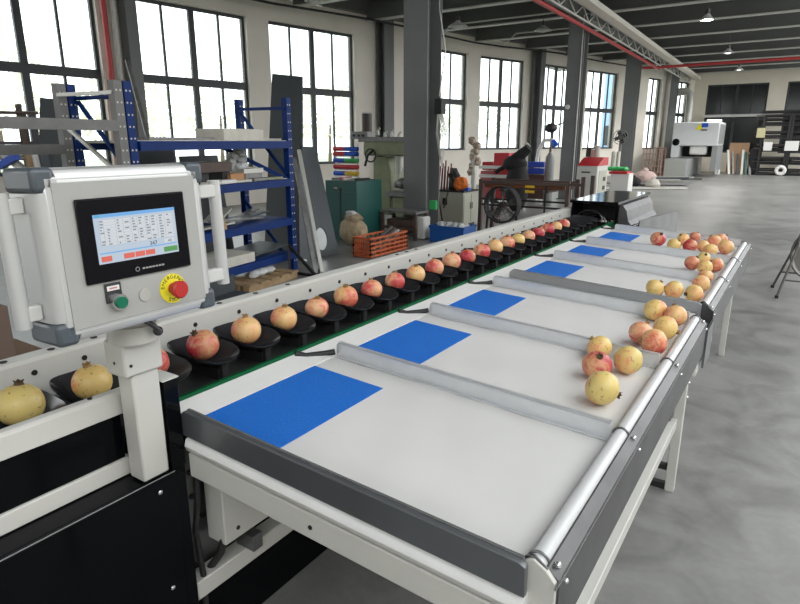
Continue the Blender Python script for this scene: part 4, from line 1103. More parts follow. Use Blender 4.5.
# ------------------------------------------------------------------ green cabinet and rolls
t = thing('steel_cabinet', 'dark green steel cabinet left of the milling machine', 'cabinet', (-6.28, 8.1, 0))
MB().box(-6.62, -5.97, 7.76, 8.46, .0, .975).build('body', cab_green, t, bevel=.006)
for k in range(2): MB().box(-6.60+.32*k, -6.31+.32*k, 7.745, 7.76, .08, .80).build('door', cab_green, t, bevel=.003)
MB().box(-6.42, -6.34, 7.735, 7.746, .84, .87).build('handle', chrome, t)
MB().box(-6.30, -6.285, 7.74, 7.76, .05, .86).build('door_gap', black_matt, t)
random.seed(9)
tool_lab = ['dark hand tool', 'small red tool', 'pale cloth', 'grey clamp', 'dark spanner']
for k in range(5):
    q = MB(); x = -6.55+.12*k; q.bar((x, 7.85+.05*(k % 2), .995+.0), (x+.16, 7.95+.08*(k % 3), 1.005+.01*(k % 2)), .06, .035)
    single(q, 'tool', [dirtysteel, red_paint, paper, galv, black_matt][k], tool_lab[k]+' on top of the dark green cabinet', 'tool')
rs = thing('roll_stand', 'thin stand holding stacked red and blue rolls by the window', 'stand', (Q(342, 180, 9.6).x, 9.75, 0))
xa = Q(331, 160, 9.6).x; xb = Q(353, 160, 9.6).x
for x in (xa, xb): MB().box(x-.012, x+.012, 9.74, 9.765, 0, Q(342, 144, 9.6).z).build('post', white_m, rs)
rows_ = [(149, red_paint, blue_m, 'red and blue'), (154, red_paint, blue_m, ''), (160.5, blue_m, green_m, ''), (167, red_paint, red_paint, ''), (173.5, blue_m, yellow_m, '')]
for r, (py, ma, mb2, _) in enumerate(rows_):
    z = Q(342, py, 9.6).z; MB().box(xa+.012, xb-.012, 9.742, 9.76, z-.062, z-.05).build('shelf_bar', white_m, rs)
    for s_, mm, x0, x1 in (('left', ma, xa+.02, (xa+xb)/2+.02), ('right', mb2, (xa+xb)/2+.03, xb+.06)):
        q = MB(); q.tube([(x0, 9.68, z), (x1, 9.68, z)], .045, 10)
        single(q, 'plastic_roll', mm, '%s-hand coloured roll in the %s row of the roll stand' % (s_, ['top', 'second', 'middle', 'fourth', 'bottom'][r]), 'roll', 'rolls on the stand', smooth=True)
# sack
q = MB(); p = atz(348, 246); q.ball((p.x, p.y+.15, .22), .26, sx=.95, sy=.8, sz=.85, seg=14, rings=10, jit=.08); q.ball((p.x+.02, p.y+.15, .42), .13, sx=1.2, sz=.7, seg=10, rings=6, jit=.2)
sk = single(q, 'sack', sack, 'bulging tan sack in front of the dark green cabinet', 'sack', smooth=True)
MB().ball((p.x-.02, p.y+.12, .50), .07, sx=1.4, sz=.6, seg=8, rings=6, jit=.25).build('sack_neck', bag_clear, sk, smooth=True)
# wire crate
a = floorpt(atz(370.5, 258.7)); b = floorpt(atz(407, 249)); n_ = Vector((-(b-a).y, (b-a).x, 0)).normalized()*.3
if n_.x > 0: n_ = -n_
cr = thing('wire_crate', 'orange-red crate of bars on the floor before the milling machine', 'crate', (a+b)/2+n_/2)
H_c = .27; cs = [a, b, b+n_, a+n_]
for i in range(4):
    p, r_ = cs[i], cs[(i+1) % 4]; q = MB()
    for z in (.02, .08, .14, .20, H_c): q.bar(p+Vector((0, 0, z)), r_+Vector((0, 0, z)), .016, .024)
    for k in range(9): w_ = p.lerp(r_, k/8); q.bar(w_, w_+Vector((0, 0, H_c)), .014)
    q.build('side_grid', orange_crate, cr)
q = MB(); q.add([p+Vector((0, 0, .012)) for p in cs]+[p+Vector((0, 0, .02)) for p in cs], [(0, 1, 2, 3), (7, 6, 5, 4), (0, 4, 5, 1), (1, 5, 6, 2), (2, 6, 7, 3), (3, 7, 4, 0)]); q.build('bottom', orange_crate, cr)
for k in range(4):
    q = MB(); u = .12+.2*k; s0 = a.lerp(b, .08)+n_*u; s1 = a.lerp(b, .92)+n_*(u+.05); q.bar(s0+Vector((0, 0, .045)), s1+Vector((0, 0, .27+.02*k)), .04, .03)
    single(q, 'steel_bar', [dirtysteel, galv, brownmetal, dirtysteel][k], 'short bar in the orange-red crate, %s from its front side' % ['nearest', 'second', 'third', 'farthest'][k], 'bar', 'bars in the crate')

# ------------------------------------------------------------------ milling machine
YM = 9.62
t = thing('milling_machine', 'olive green milling machine with brown motor, left of the nearest column', 'machine', (Q(380, 236, YM).x, YM+.3, 0))
q = MB(); pbox(q, 362, 398, 224, 240, YM, .7); q.build('base', olive, t, bevel=.02)
x0 = Q(371, 190, YM).x; x1 = Q(388, 190, YM).x; zt = Q(378, 157, YM).z
q = MB(); q.prism([(x0, .2), (x1, .2), (x1, zt-.25), (x1-.08, zt), (x0, zt)], 'y', YM+.08, YM+.55); q.build('column', olive, t, bevel=.02)
q = MB(); pbox(q, 363, 405, 142, 156, YM, .5); q.build('ram', olive, t, bevel=.03)
q = MB(); pbox(q, 350, 367, 131.5, 139, YM+.05, .25); hb_ = q.build('gear_box', dirtysteel, t, bevel=.01)
q = MB()
for px in (354, 359, 363): p = Q(px, 135.5, YM+.05); q.cyl((p.x, YM+.035, p.z), (p.x, YM+.05, p.z), .025, seg=12)
q.build('dial', black_matt, hb_)
a = Q(367, 138, YM+.2); c_ = Q(367, 112, YM+.2); r_m = .10
q = MB(); q.cyl((a.x, a.y, a.z), (a.x, a.y, c_.z-.03), r_m, seg=20); mo = q.build('motor', motor_brown, t, smooth=True)
MB().cyl((a.x, a.y, c_.z-.03), (a.x, a.y, c_.z), r_m*1.02, r_m*.8, seg=20).build('motor_cap', white_pipe_m, mo, smooth=True)
q = MB(); pbox(q, 358, 404, 137, 142, YM+.05, .4); q.build('head_cover', dirtysteel, t, bevel=.01)
q = MB()
for px, py in ((378, 132), (385, 135), (392, 134), (399, 136)): p = Q(px, py, YM+.15); q.cyl((p.x, p.y, p.z-.06), (p.x, p.y, p.z+.05), .035, .025, 10); q.ball((p.x+.03, p.y, p.z+.06), .025, seg=8, rings=6)
q.build('lever_set', galv, t, smooth=True)
p = Q(399, 158, YM+.1); q = MB(); q.cyl((p.x, p.y, p.z+.1), (p.x, p.y, p.z-.25), .075, .06, 16); q.cyl((p.x, p.y, p.z-.25), (p.x, p.y, p.z-.42), .035, .02, 12); q.build('spindle', galv, t, smooth=True)
p = Q(401, 184, YM); q = MB(); q.ball((p.x, p.y+.1, p.z), .14, sx=1.1, sz=.8, seg=14, rings=8); q.ball((p.x+.16, p.y+.1, p.z), .08, seg=10, rings=8); q.ball((p.x-.15, p.y+.1, p.z-.02), .07, seg=10, rings=8); q.build('rotary_vise', dirtysteel, t, smooth=True)
q = MB(); pbox(q, 385, 412, 192, 197, YM-.1, .5); q.build('work_table', dirtysteel, t, bevel=.01)
q = MB(); pbox(q, 393, 403, 197, 224, YM, .3); q.build('knee', olive, t, bevel=.02)
p = Q(372, 150, YM-.05); q = MB(); q.tube([(p.x, YM, p.z), (p.x-.05, YM-.12, p.z-.1), (p.x-.1, YM-.15, p.z-.3)], .025, 8); q.tube([(p.x+.12*math.cos(a_), YM-.1, p.z-.1+.12*math.sin(a_)) for a_ in [2*PI*k/18 for k in range(18)]], .014, 6, closed=True); q.build('hand_wheel', black_matt, t, smooth=True)
# bench before the machine
t = thing('steel_bench', 'rusty brown bench in front of the milling machine', 'bench', (Q(398, 238, 8.5).x, 8.55, 0))
z = Q(398, 211, 8.35).z; xa = Q(380, 211, 8.35).x; xb = Q(416, 211, 8.35).x
MB().box(xa, xb, 8.35, 8.75, z-.04, z).build('bench_top', dirtysteel, t)
for x in (xa+.03, xb-.03):
    for y in (8.38, 8.72): MB().box(x-.025, x+.025, y-.025, y+.025, 0, z-.04).build('leg', brownmetal, t)
for y in (8.38, 8.72): MB().box(xa+.055, xb-.055, y-.02, y+.02, z*.35, z*.35+.05).build('stretcher', brownmetal, t)
q = MB(); q.ball((xa+.30, 8.5, z*.35+.12), .07, seg=10, rings=8); 
q = MB(); q.box(xa+.1, xb-.1, 8.4, 8.7, z*.35+.052, z*.35+.16); single(q, 'tool_box', brownmetal, 'rusty box on the lower bar of the brown bench', 'box', bevel=.01)

# ------------------------------------------------------------------ around column 1
c1x = aty(421.5, 200, 9.1).x
t = thing('cable_reel', 'dark socket box with hanging grey cable loops on the nearest column', 'socket', (c1x+.30, 9.0, 2.0))
p = Q(439, 108, 9.0); MB().box(p.x-.03, p.x+.10, 8.9, 9.05, p.z-.1, p.z+.14).build('socket_box', black_matt, t)
q = MB()
for k in range(4):
    q.tube([(p.x+.04+.02*k, 8.93, p.z-.1), (p.x+.10+.03*k, 8.92, p.z-.35), (p.x+.06+.02*k, 8.92, p.z-.75-.06*k), (p.x+.0+.01*k, 8.92, p.z-.4), (p.x+.02, 8.93, p.z-.1)], .009, 6)
q.build('cable', galv, t, smooth=True)
q = MB(); p = Q(441, 60, 9.0); q.tube([(p.x-.03, 8.95, 4.6), (p.x+.0, 8.93, 3.6), (p.x+.12, 8.93, 3.0), (p.x+.02, 8.93, 2.3)], .01, 6); q.build('feed_cable', galv, t, smooth=True)
t = thing('socket_box', 'small bright green box low on the nearest column', 'socket', (c1x+.30, 8.8, .6))
p = Q(433, 205, 8.8); MB().box(p.x-.04, p.x+.09, 8.74, 8.8, p.z-.07, p.z+.08).build('body', green_m, t, bevel=.01)
q = MB(); a = atz(443, 226); b = Q(433, 163, 9.5); q.tube([a+Vector((0, 0, .02)), b], .02, 8); single(q, 'steel_pole', brownmetal, 'rusty brown pole leaning right of the nearest column', 'pole')
q = MB(); a = atz(440, 222); b = Q(448, 192, 9.9); q.tube([a+Vector((0, 0, .02)), b], .014, 8); single(q, 'steel_pole', brownmetal, 'thin brown pole leaning on the beige cabinet', 'pole')
# blue crate
p = atz(446, 243); t = thing('plastic_crate', 'blue plastic crate of clear bags beside the conveyor rail', 'crate', (p.x, p.y+.3, 0))
x0, x1, y0, y1, hh_ = p.x-.31, p.x+.31, p.y, p.y+.45, .27
MB().box(x0, x1, y0, y0+.02, 0, hh_).box(x0, x1, y1-.02, y1, 0, hh_).box(x0, x0+.02, y0+.02, y1-.02, 0, hh_).box(x1-.02, x1, y0+.02, y1-.02, 0, hh_).box(x0+.02, x1-.02, y0+.02, y1-.02, 0, .02).build('tub', blue_crate, t)
q = MB(); q.box(x0-.015, x1+.015, y0-.015, y0, hh_-.04, hh_).box(x1, x1+.015, y0, y1, hh_-.04, hh_); q.build('rim', blue_crate, t)
q = MB()
for k in range(14): q.ball((x0+.09+.034*k, y0+.2+.06*math.sin(k*2), hh_-.02), .07, sz=.9, seg=8, rings=6, jit=.2)
single(q, 'clear_bags', bag_clear, 'crumpled clear plastic bags heaped in the blue crate', 'bag', smooth=True)
q = MB(); p = Q(421, 232, 8.6); q.box(p.x-.10, p.x+.10, 8.55, 8.75, 0, .38); single(q, 'plastic_drum', white_m, 'small white drum at the foot of the nearest column', 'drum', bevel=.03)

# beige cabinet
YC = 10.3; t = thing('steel_cabinet', 'beige steel cabinet with tools heaped on top, behind the blue crate', 'cabinet', (Q(452, 230, YC).x, YC+.3, 0))
x0 = Q(438, 210, YC).x; x1 = Q(463, 210, YC).x; zt = Q(450, 192, YC).z
MB().box(x0, x1, YC, YC+.62, .04, zt).build('body', beige, t, bevel=.006)
MB().box(x0+.04, x1-.04, YC+.04, YC+.58, 0, .04).build('plinth', black_matt, t)
MB().box(x0-.02, x1+.02, YC-.02, YC+.64, zt+.001, zt+.03).build('top', black_matt, t)
for k in range(2):
    y = YC+.02+.3*k; d_ = MB().box(x1, x1+.012, y, y+.28, .08, zt-.05).build('door', beige, t, bevel=.003)
    MB().box(x1+.012, x1+.02, y+.02 if k else y+.24, y+.04 if k else y+.26, zt*.5, zt*.5+.12).build('handle', black_matt, d_)
MB().box(x0+.1, x0+.2, YC-.01, YC, zt-.25, zt-.12).build('vent', black_matt, t)
random.seed(21)
labs = ['red and black clamp standing', 'black tool holder', 'orange cloth bundle', 'blue tool tray', 'grey rod bundle', 'dark power tool', 'pale vise']
items = [(447, 160, .1, .55, mat('dark_red', (.20, .01, .02), .5)), (457, 166, .16, .42, black_matt), (463, 178, .2, .26, orange_m), (466, 187, .2, .05, blue_m), (442, 178, .08, .45, dirtysteel), (453, 184, .14, .12, black_matt), (472, 183, .12, .12, galv)]
for k, (px, py, w_, h_, mm) in enumerate(items):
    p = Q(px, py, YC+.2); q = MB(); x = min(max(p.x, x0+.05), x1-.05); zb = zt+.032
    if k in (0, 4): 
        for j in range(5): q.bar((x-.1+.05*j, YC+.08+.02*j, zb), (x-.14+.06*j, YC+.2, zb+h_*(.8+.1*(j % 3))), .02)
    elif k in (2, 1): q.ball((x, YC+.1, zb+h_/2), w_*.7, sz=h_/w_*.7, seg=10, rings=8, jit=.2)
    else: q.box(x-w_/2, x+w_/2, YC+.0+.03*k, YC+.12+.03*k, zb, zb+h_)
    single(q, 'tool', mm, labs[k]+' on top of the beige cabinet', 'tool')

t = thing('tool_post', 'beige jumbled tool post on a stand right of the beige cabinet', 'stand', (Q(474, 180, 11.2).x, 11.2, 0))
p = Q(474, 145, 11.2); MB().tube([(p.x, 11.2, 0), (p.x+.02, 11.2, 1.0), (p.x-.02, 11.2, p.z-.1)], .06, 8).build('post', galv, t, smooth=True)
q = MB(); random.seed(4)
for k in range(7): q.ball((p.x+random.uniform(-.1, .1), 11.2, 1.0+.10*k), .08, seg=8, rings=6, jit=.25)
q.build('parts', mat('beige_parts', (.42, .33, .26), .6, noise=.3, nscale=20), t, smooth=True)
# brown frame stand
YF = 9.45; t = thing('roller_frame', 'rusty brown steel frame with long round bars, beside the black drum fan', 'frame', (Q(530, 200, YF).x, YF+.2, 0))
xs_ = [Q(481, 190, YF).x, Q(568, 190, YF).x, Q(583, 190, YF).x]; zts = [Q(482, 179, YF).z, Q(568, 181, YF).z, Q(583, 177, YF).z]
for x, z in zip(xs_, zts):
    for y in (YF, YF+.5): MB().box(x-.03, x+.03, y-.03, y+.03, 0, z).build('post', brownmetal, t)
zb_ = Q(530, 182, YF).z
for y in (YF, YF+.5): MB().box(xs_[0]+.03, xs_[1]-.03, y-.025, y+.025, zb_-.05, zb_).build('rail', brownmetal, t)
MB().box(xs_[1]+.03, xs_[2]-.03, YF-.02, YF+.02, zb_-.04, zb_).build('rail', brownmetal, t)
for z in (zb_-.32, zb_-.42): MB().box(xs_[0]+.03, xs_[1]-.03, YF-.015, YF+.015, z, z+.03).build('lower_rail', black_matt, t)
for x in (Q(545, 200, YF).x,): MB().box(x-.012, x+.012, YF-.012, YF+.012, .3, zb_-.05).build('lower_post', black_matt, t)
cop = mat('copper_brown', (.22, .09, .045), .45, .3, noise=.25, nscale=6)
for k in range(4):
    q = MB(); y = YF+.06+.11*k; z = zb_+.004-.09+.0; q.tube([(xs_[0]+.05, y, z), (xs_[1]-.06, y, z)], .035, 10)
    single(q, 'round_bar', cop, 'copper-brown round bar in the brown frame, %s' % ['nearest', 'second', 'third', 'farthest'][k], 'bar', 'bars in the brown frame', smooth=True)
for y in (YF+.02, YF+.48): pass
for x in (xs_[0]+.35, xs_[1]-.35): MB().box(x-.02, x+.02, YF+.026, YF+.474, zb_-.17, zb_-.125).build('cross_bar', brownmetal, t)
q = MB(); p = Q(530, 186, YF); q.box(p.x-.07, p.x+.09, YF-.035, YF-.027, p.z-.03, p.z+.01); q.box(p.x-.07, p.x+.09, YF-.035, YF-.027, p.z-.11, p.z-.07); q.build('yellow_mark', yellow_m, t)

# drum fan
def ring_pts(c, r, ax, n=28): 
    return [(c[0]+r*math.cos(2*PI*k/n), c[1], c[2]+r*math.sin(2*PI*k/n)) for k in range(n)]
p = Q(500, 205, 8.95); fc = (p.x, 8.95, p.z); r = .285
t = thing('drum_fan', 'black industrial floor fan with metal blades beside the conveyor rail', 'fan', (fc[0], fc[1]+.1, 0))
q = MB(); n = 32; prof = [(r, 0), (r+.012, .01), (r+.012, .17), (r, .18), (r-.012, .17), (r-.012, .01)]
vs = [(fc[0]+a*math.cos(2*PI*k/n), fc[1]+b, fc[2]+a*math.sin(2*PI*k/n)) for k in range(n) for a, b in prof]
q.add(vs, [(k*6+i, k*6+(i+1) % 6, ((k+1) % n)*6+(i+1) % 6, ((k+1) % n)*6+i) for k in range(n) for i in range(6)]); q.build('drum', black_matt, t, smooth=True)
q = MB(); q.cyl((fc[0], fc[1]+.04, fc[2]), (fc[0], fc[1]+.15, fc[2]), .05, seg=16); q.build('hub', brownmetal, t, smooth=True)
for k in range(5):
    a0 = 2*PI*k/5+.3; q = MB(); vs = []
    for j in range(5):
        rr = .05+.05*j; tw = .5; hw = .05+.02*j
        for s_, dy in ((-1, 0), (1, .09)):
            aa = a0+s_*hw/rr*.5; vs.append((fc[0]+rr*math.cos(aa), fc[1]+.05+dy, fc[2]+rr*math.sin(aa)))
    for v_ in list(vs): vs.append((v_[0], v_[1]+.004, v_[2]))
    fs = [(2*j, 2*j+1, 2*j+3, 2*j+2) for j in range(4)]+[(10+2*j, 10+2*j+2, 10+2*j+3, 10+2*j+1) for j in range(4)]+[(2*j, 2*j+2, 12+2*j, 10+2*j) for j in range(4)]+[(2*j+1, 11+2*j, 13+2*j, 2*j+3) for j in range(4)]+[(8, 9, 19, 18), (0, 10, 11, 1)]
    q.add(vs, fs); q.build('blade', dirtysteel, t)
q = MB()
for rr in (.09, .16, .23): q.tube([(x, fc[1]+.008, z) for x, y, z in ring_pts(fc, rr, 0)], .003, 5, closed=True)
for k in range(6): a_ = PI*k/6; q.bar((fc[0]-r*math.cos(a_), fc[1]+.008, fc[2]-r*math.sin(a_)), (fc[0]+r*math.cos(a_), fc[1]+.008, fc[2]+r*math.sin(a_)), .005)
q.build('guard', black_matt, t)
for s_ in (-1, 1): MB().bar((fc[0]+s_*.25, fc[1]+.09, fc[2]-.17), (fc[0]+s_*.27, fc[1]+.09, .02), .03).build('leg', black_matt, t)
MB().box(fc[0]-.3, fc[0]+.3, fc[1]+.02, fc[1]+.16, 0, .02).build('foot', black_matt, t)

# red machine, covered machine, blue boxes, gas cylinder
YR = 14.2; t = thing('red_machine', 'red and white machine behind the brown frame, by the windows', 'machine', (Q(503, 190, YR).x, YR+.4, 0))
q = MB(); pbox(q, 493, 508, 153, 200, YR, .6); q.build('cabinet', red_paint, t, bevel=.02)
q = MB(); pbox(q, 480, 493, 171, 200, YR+.1, .5); q.build('base', mat('pale_red', (.42, .10, .10), .5), t, bevel=.01)
q = MB(); pbox(q, 479, 521, 166, 169, YR-.12, .11); pbox(q, 479, 521, 175, 178, YR-.12, .11); q.build('white_rail', white_m, t)
q = MB(); pbox(q, 482, 492, 162, 170, YR+.2, .3); q.build('head', red_paint, t, bevel=.02)
MB().box(Q(496, 160, YR).x, Q(500, 160, YR).x, YR-.012, YR-.002, Q(498, 172, YR).z, Q(498, 170, YR).z).build('plate', white_m, t)
YK = 13.2; pm = Q(514, 180, YK); t = thing('covered_machine', 'machine under a black cloth cover, left of the gas cylinder', 'machine', (pm.x, YK+.2, 0))
q = MB()
zc = Q(514, 155, YK).z; xk = pm.x
q.ball((xk, YK+.2, zc*.45), .30, sx=.9, sz=zc*.45/.30*1.0, seg=18, rings=12, jit=.06); q.ball((xk-.08, YK+.2, zc*.84), .24, sx=1.2, sz=.8, seg=14, rings=10, jit=.06); q.tube([(xk-.12, YK+.2, zc*.88), (xk+.08, YK+.2, zc+.02), (xk+.25, YK+.2, zc+.16)], .15, 10, r2=.10); q.build('cover', black_cloth, t, smooth=True)
q = MB(); q.tube([(xk-.05, YK+.15, zc*.9), (xk-.45, YK+.1, zc*.72), (xk-.5, YK+.1, zc*.68)], .05, 8); q.build('cover_sleeve', black_cloth, t, smooth=True)
q = MB(); p = Q(526, 150, 13.6); q.tube([(p.x, 13.6, 0), (p.x, 13.6, p.z), (p.x+.06, 13.6, p.z+.08), (p.x-.02, 13.6, p.z+.14)], .05, 10); single(q, 'pole', galv, 'thick pale pole with a bent top right of the black covered machine', 'pole', smooth=True)
for k in range(2):
    q = MB(); pbox(q, 528, 544, 162+6.5*k, 167.5+6.5*k, 15.4, .4); b_ = single(q, 'storage_box', blue_m, 'bright blue box, %s of the two left of the gas cylinder' % ['upper', 'lower'][k], 'box', bevel=.01)
q = MB(); pbox(q, 527, 545, 175, 199, 15.38, .45); single(q, 'box', brownmetal, 'brown box carrying the two bright blue boxes', 'box', bevel=.01)
p = Q(549.5, 165, 15); zt = Q(549.5, 152, 15).z; t = thing('gas_cylinder', 'tall grey gas cylinder standing left of the second column', 'gas cylinder', (p.x, 15, 0))
q = MB(); rr = .115; prof = [(rr, 0), (rr, zt-.22), (rr*.9, zt-.12), (rr*.45, zt-.04), (.03, zt)]; n = 18
vs = [(p.x+a*math.cos(2*PI*k/n), 15+a*math.sin(2*PI*k/n), b) for a, b in prof for k in range(n)]
q.add(vs, [(i*n+k, i*n+(k+1) % n, (i+1)*n+(k+1) % n, (i+1)*n+k) for i in range(4) for k in range(n)]+[tuple(range(n)), tuple(4*n+k for k in range(n))]); q.build('bottle', mat('cylinder_grey', (.20, .21, .21), .4), t, smooth=True)
MB().cyl((p.x, 15, zt), (p.x, 15, zt+.12), .03, seg=10).build('valve', brownmetal, t, smooth=True)
t = thing('extraction_arm', 'white curved arm with a blue nozzle above the gas cylinder', 'arm', (Q(537, 160, 16.2).x, 16.2, 0))
pts = [Q(536, 190, 16.2), Q(536, 165, 16.2), Q(539, 150, 16.2), Q(544, 140.5, 16.2), Q(553, 140, 16.2)]; pts[0].z = 0
MB().tube(pts, .05, 10).build('arm', white_m, t, smooth=True)
MB().cyl(pts[-1], Q(556, 146, 16.2), .055, .09, 12).build('nozzle', blue_m, t, smooth=True)
p = Q(551, 128, 16.6); t = thing('hanging_hood', 'dark bowl shaped lamp on the second column', 'lamp', (p.x, 16.6, p.z))
q = MB(); q.ball((p.x, 16.6, p.z), .17, sz=.75, seg=16, rings=10); q.build('bowl', black_matt, t, smooth=True)
MB().bar((p.x+.1, 16.6, p.z+.05), (Q(564, 122, 16.9).x, 16.9, p.z+.15), .03).build('bracket', black_matt, t)
# things on the second column
p = Q(567.5, 107, 16.9); q = MB(); q.cyl((p.x, 16.88, p.z), (p.x, 16.92, p.z), .06, seg=14); single(q, 'round_gauge', white_m, 'small white round disc on the second column', 'gauge')

# welder cabinet
YW = 12.6; t = thing('laser_welder', 'white cabinet with red control panel standing right of the second column', 'machine', (Q(588, 200, YW).x, YW+.35, 0))
x0 = Q(576, 180, YW).x; x1 = Q(597, 180, YW).x; zt = Q(588, 166, YW).z
MB().box(x0, x1, YW, YW+.75, .06, zt).build('body', white_paint, t, bevel=.02)
q = MB(); q.prism([(YW, zt+.002), (YW+.40, zt+.16), (YW+.75, zt+.16), (YW+.75, zt+.002)], 'x', x0, x1); q.build('sloped_top', red_paint, t, bevel=.01)
MB().box(x1+.001, x1+.008, YW+.10, YW+.65, .15, zt-.1).build('side_grille', beige, t)
q = MB()
for k in range(4): q.box(x1+.0085, x1+.012, YW+.40, YW+.58, .25+.18*k, .33+.18*k)
q.build('vent', black_matt, t)
q = MB(); q.box(x0+.10, x0+.28, YW-.006, YW-.001, zt-.14, zt-.11); q.build('maker_mark', motor_brown, t)
for (dx, dy) in ((.05, .05), (.05, .7), (-.05, .05), (-.05, .7)): 
    x = x0+.05 if dx > 0 else x1-.05; MB().cyl((x, YW+dy, 0), (x, YW+dy, .058), .03, seg=10).build('caster', rubber, t)
for k, (px, hh2, mm, lab) in enumerate(((588, .18, black_matt, 'dark tin'), (592.5, .16, mat('pink_tin', (.5, .3, .28), .5), 'pinkish tin'), (597, .24, paper, 'tall pale bottle'))):
    p = Q(px, 160, YW+.6); q = MB(); q.cyl((p.x, YW+.6, zt+.165), (p.x, YW+.6, zt+.165+hh2), .055, .05, 14); single(q, 'tin', mm, lab+' on top of the white cabinet with the red panel', 'tin', smooth=True)
# white carton with green plastic
q = MB(); pbox(q, 609, 627, 173.5, 215, 16.5, .5); o = single(q, 'carton', white_m, 'white carton with a red top stripe before the third column', 'box')
q = MB(); pbox(q, 609, 627, 171.8, 174, 16.48, .52); q.build('stripe', red_paint, o)
q = MB(); zt = Q(618, 171.5, 16.5).z
for k in range(8): p = Q(611+2.0*k, 169, 16.7); q.ball((p.x, 16.7, zt+.06), .09, sz=.6, seg=8, rings=6, jit=.25)
single(q, 'crumpled_bag', green_m, 'crumpled bright green bag on the white carton', 'bag', smooth=True)
for k, px in enumerate((613, 618)):
    p = Q(px, 160, 16.9); q = MB(); q.cyl((p.x, 16.9, zt+.012), (p.x, 16.9, zt+.5), .05, seg=10); single(q, 'roll', paper, 'upright pale roll behind the green bag, %s' % ['left', 'right'][k], 'roll', smooth=True)
# pedestal fan by the third column
p = Q(620.5, 137, 24.6); t = thing('pedestal_fan', 'round grey pedestal fan in front of the third column', 'fan', (p.x, 24.7, 0))
q = MB()
for rr in (.10, .18, .27): q.tube([(p.x+rr*math.cos(2*PI*k/20), 24.6, p.z+rr*math.sin(2*PI*k/20)) for k in range(20)], .014, 5, closed=True)
q.build('guard', dirtysteel, t)
for k in range(4):
    a_ = PI/2*k+.4; q = MB(); q.bar((p.x+.04*math.cos(a_), 24.63, p.z+.04*math.sin(a_)), (p.x+.24*math.cos(a_), 24.63, p.z+.24*math.sin(a_)), .13, .01, up=(0, 1, .4)); q.build('blade', black_matt, t)
MB().cyl((p.x, 24.62, p.z), (p.x, 24.85, p.z), .07, seg=12).build('motor', dirtysteel, t, smooth=True)
MB().cyl((p.x, 24.8, .02), (p.x, 24.8, p.z-.05), .025, seg=8).build('pole', dirtysteel, t)
MB().cyl((p.x, 24.8, 0), (p.x, 24.8, .03), .22, seg=16).build('base', black_matt, t)

# cage, sacks, floor sheets
YG = 27.0; t = thing('mesh_cage', 'rusty pinkish mesh cage left of the laser cutting machine', 'cage', (Q(652, 170, YG).x, YG+.3, 0))
x0 = Q(643, 160, YG).x; x1 = Q(662, 160, YG).x; zt = Q(652, 148, YG).z
pk = mat('pink_brown_wire', (.30, .18, .14), .6)
for yy in (YG, YG+.6):
    q = MB()
    for k in range(7): x = x0+(x1-x0)*k/6; q.bar((x, yy, .0), (x, yy, zt), .03)
    for k in range(6): z = .1+(zt-.1)*k/5; q.bar((x0, yy, z), (x1, yy, z), .025)
    q.build('mesh_side', pk, t)
for k, (px, py, mm, r_, lab) in enumerate(((645, 171, mat('pinkish_sack', (.48, .36, .33), .8, noise=.2, nscale=6), .42, 'big pinkish white sack on the floor left of the laser machine'), (634, 175, black_cloth, .26, 'black sack leaning at the foot of the third column'), (654, 172, mat('pale_sack', (.5, .47, .42), .8, noise=.2, nscale=6), .25, 'small pale sack beside the big pinkish sack'))):
    ys_ = 24.0-.75*k; p = Q(px, py, ys_); q = MB(); q.ball((p.x, ys_, r_*.62), r_, sz=.7, seg=14, rings=10, jit=.08); q.ball((p.x, ys_, r_*1.25), r_*.3, seg=8, rings=6, jit=.15); single(q, 'sack', mm, lab, 'sack', smooth=True)
for k, (pxa, pxb, py, mm, lab) in enumerate(((603, 684, 189, galv, 'longest pale sheet lying on the floor, nearest of the floor sheets'), (606, 686, 185.5, dirtysteel, 'grey sheet lying second from the front of the floor sheets'), (625, 690, 182.5, sheet_dark, 'dark sheet lying at the back of the floor sheets'))):
    a = atz(pxa, py); b = atz(pxb, py); q = MB(); q.bar(a+Vector((0, 0, .04+.05*k)), b+Vector((0, 0, .04+.05*k)), .55, .05); single(q, 'steel_sheet', mm, lab, 'sheet')
for k in range(4):
    a = atz(640+8*k, 184-1.5*k); b = a+Vector((1.4, .5*(k % 2), .0)); q = MB(); q.bar(a+Vector((0, 0, .17 if k < 3 else .04)), b+Vector((0, 0, .20 if k < 3 else .04)), .12, .05); single(q, 'steel_bar', [galv, sheet_dark, galv, black_matt][k], 'loose bar tossed on the floor sheets, %s' % ['nearest pale one', 'dark one in the middle', 'farther pale one', 'farthest black one'][k], 'bar')

# laser cutting machine
YZ = 29.5; t = thing('laser_cutting_machine', 'large pale grey laser cutting machine against the back of the hall', 'machine', (Q(690, 176, YZ).x, YZ+1.5, 0))
x0 = Q(663.5, 167, YZ).x; x1 = Q(686, 167, YZ).x; zt = Q(675, 159, YZ).z
q = MB(); q.box(x0, x1, YZ, YZ+4.6, .02, zt); q.build('bed', laserdark, t, bevel=.03)
MB().box(x0+.02, x1-.02, YZ-.02, YZ-.001, .03, zt-.02).build('bed_front', mat('warm_grey_enamel', (.36, .37, .35), .45), t)
xa = Q(672, 140, YZ+1.5).x; xb = Q(718.5, 140, YZ+1.5).x; z1 = Q(695, 122, YZ+1.5).z; z0 = zt+.05
zo = Q(695, 146, YZ+1.5).z
q = MB(); q.box(xa, xb, YZ+1.5, YZ+3.6, zo, z1); q.build('housing', lasergrey, t, bevel=.06)
MB().box(xa, xa+.35, YZ+1.55, YZ+3.6, z0, zo-.002).build('housing_leg', lasergrey, t); MB().box(xb-.22, xb, YZ+1.55, YZ+3.6, .3, zo-.002).build('housing_leg', laserdark, t)
MB().box(xa+.36, xb-.31, YZ+2.5, YZ+2.6, z0, zo-.002).build('housing_shade_sheet', black_matt, t)  # black sheet stands in for the shade inside the housing
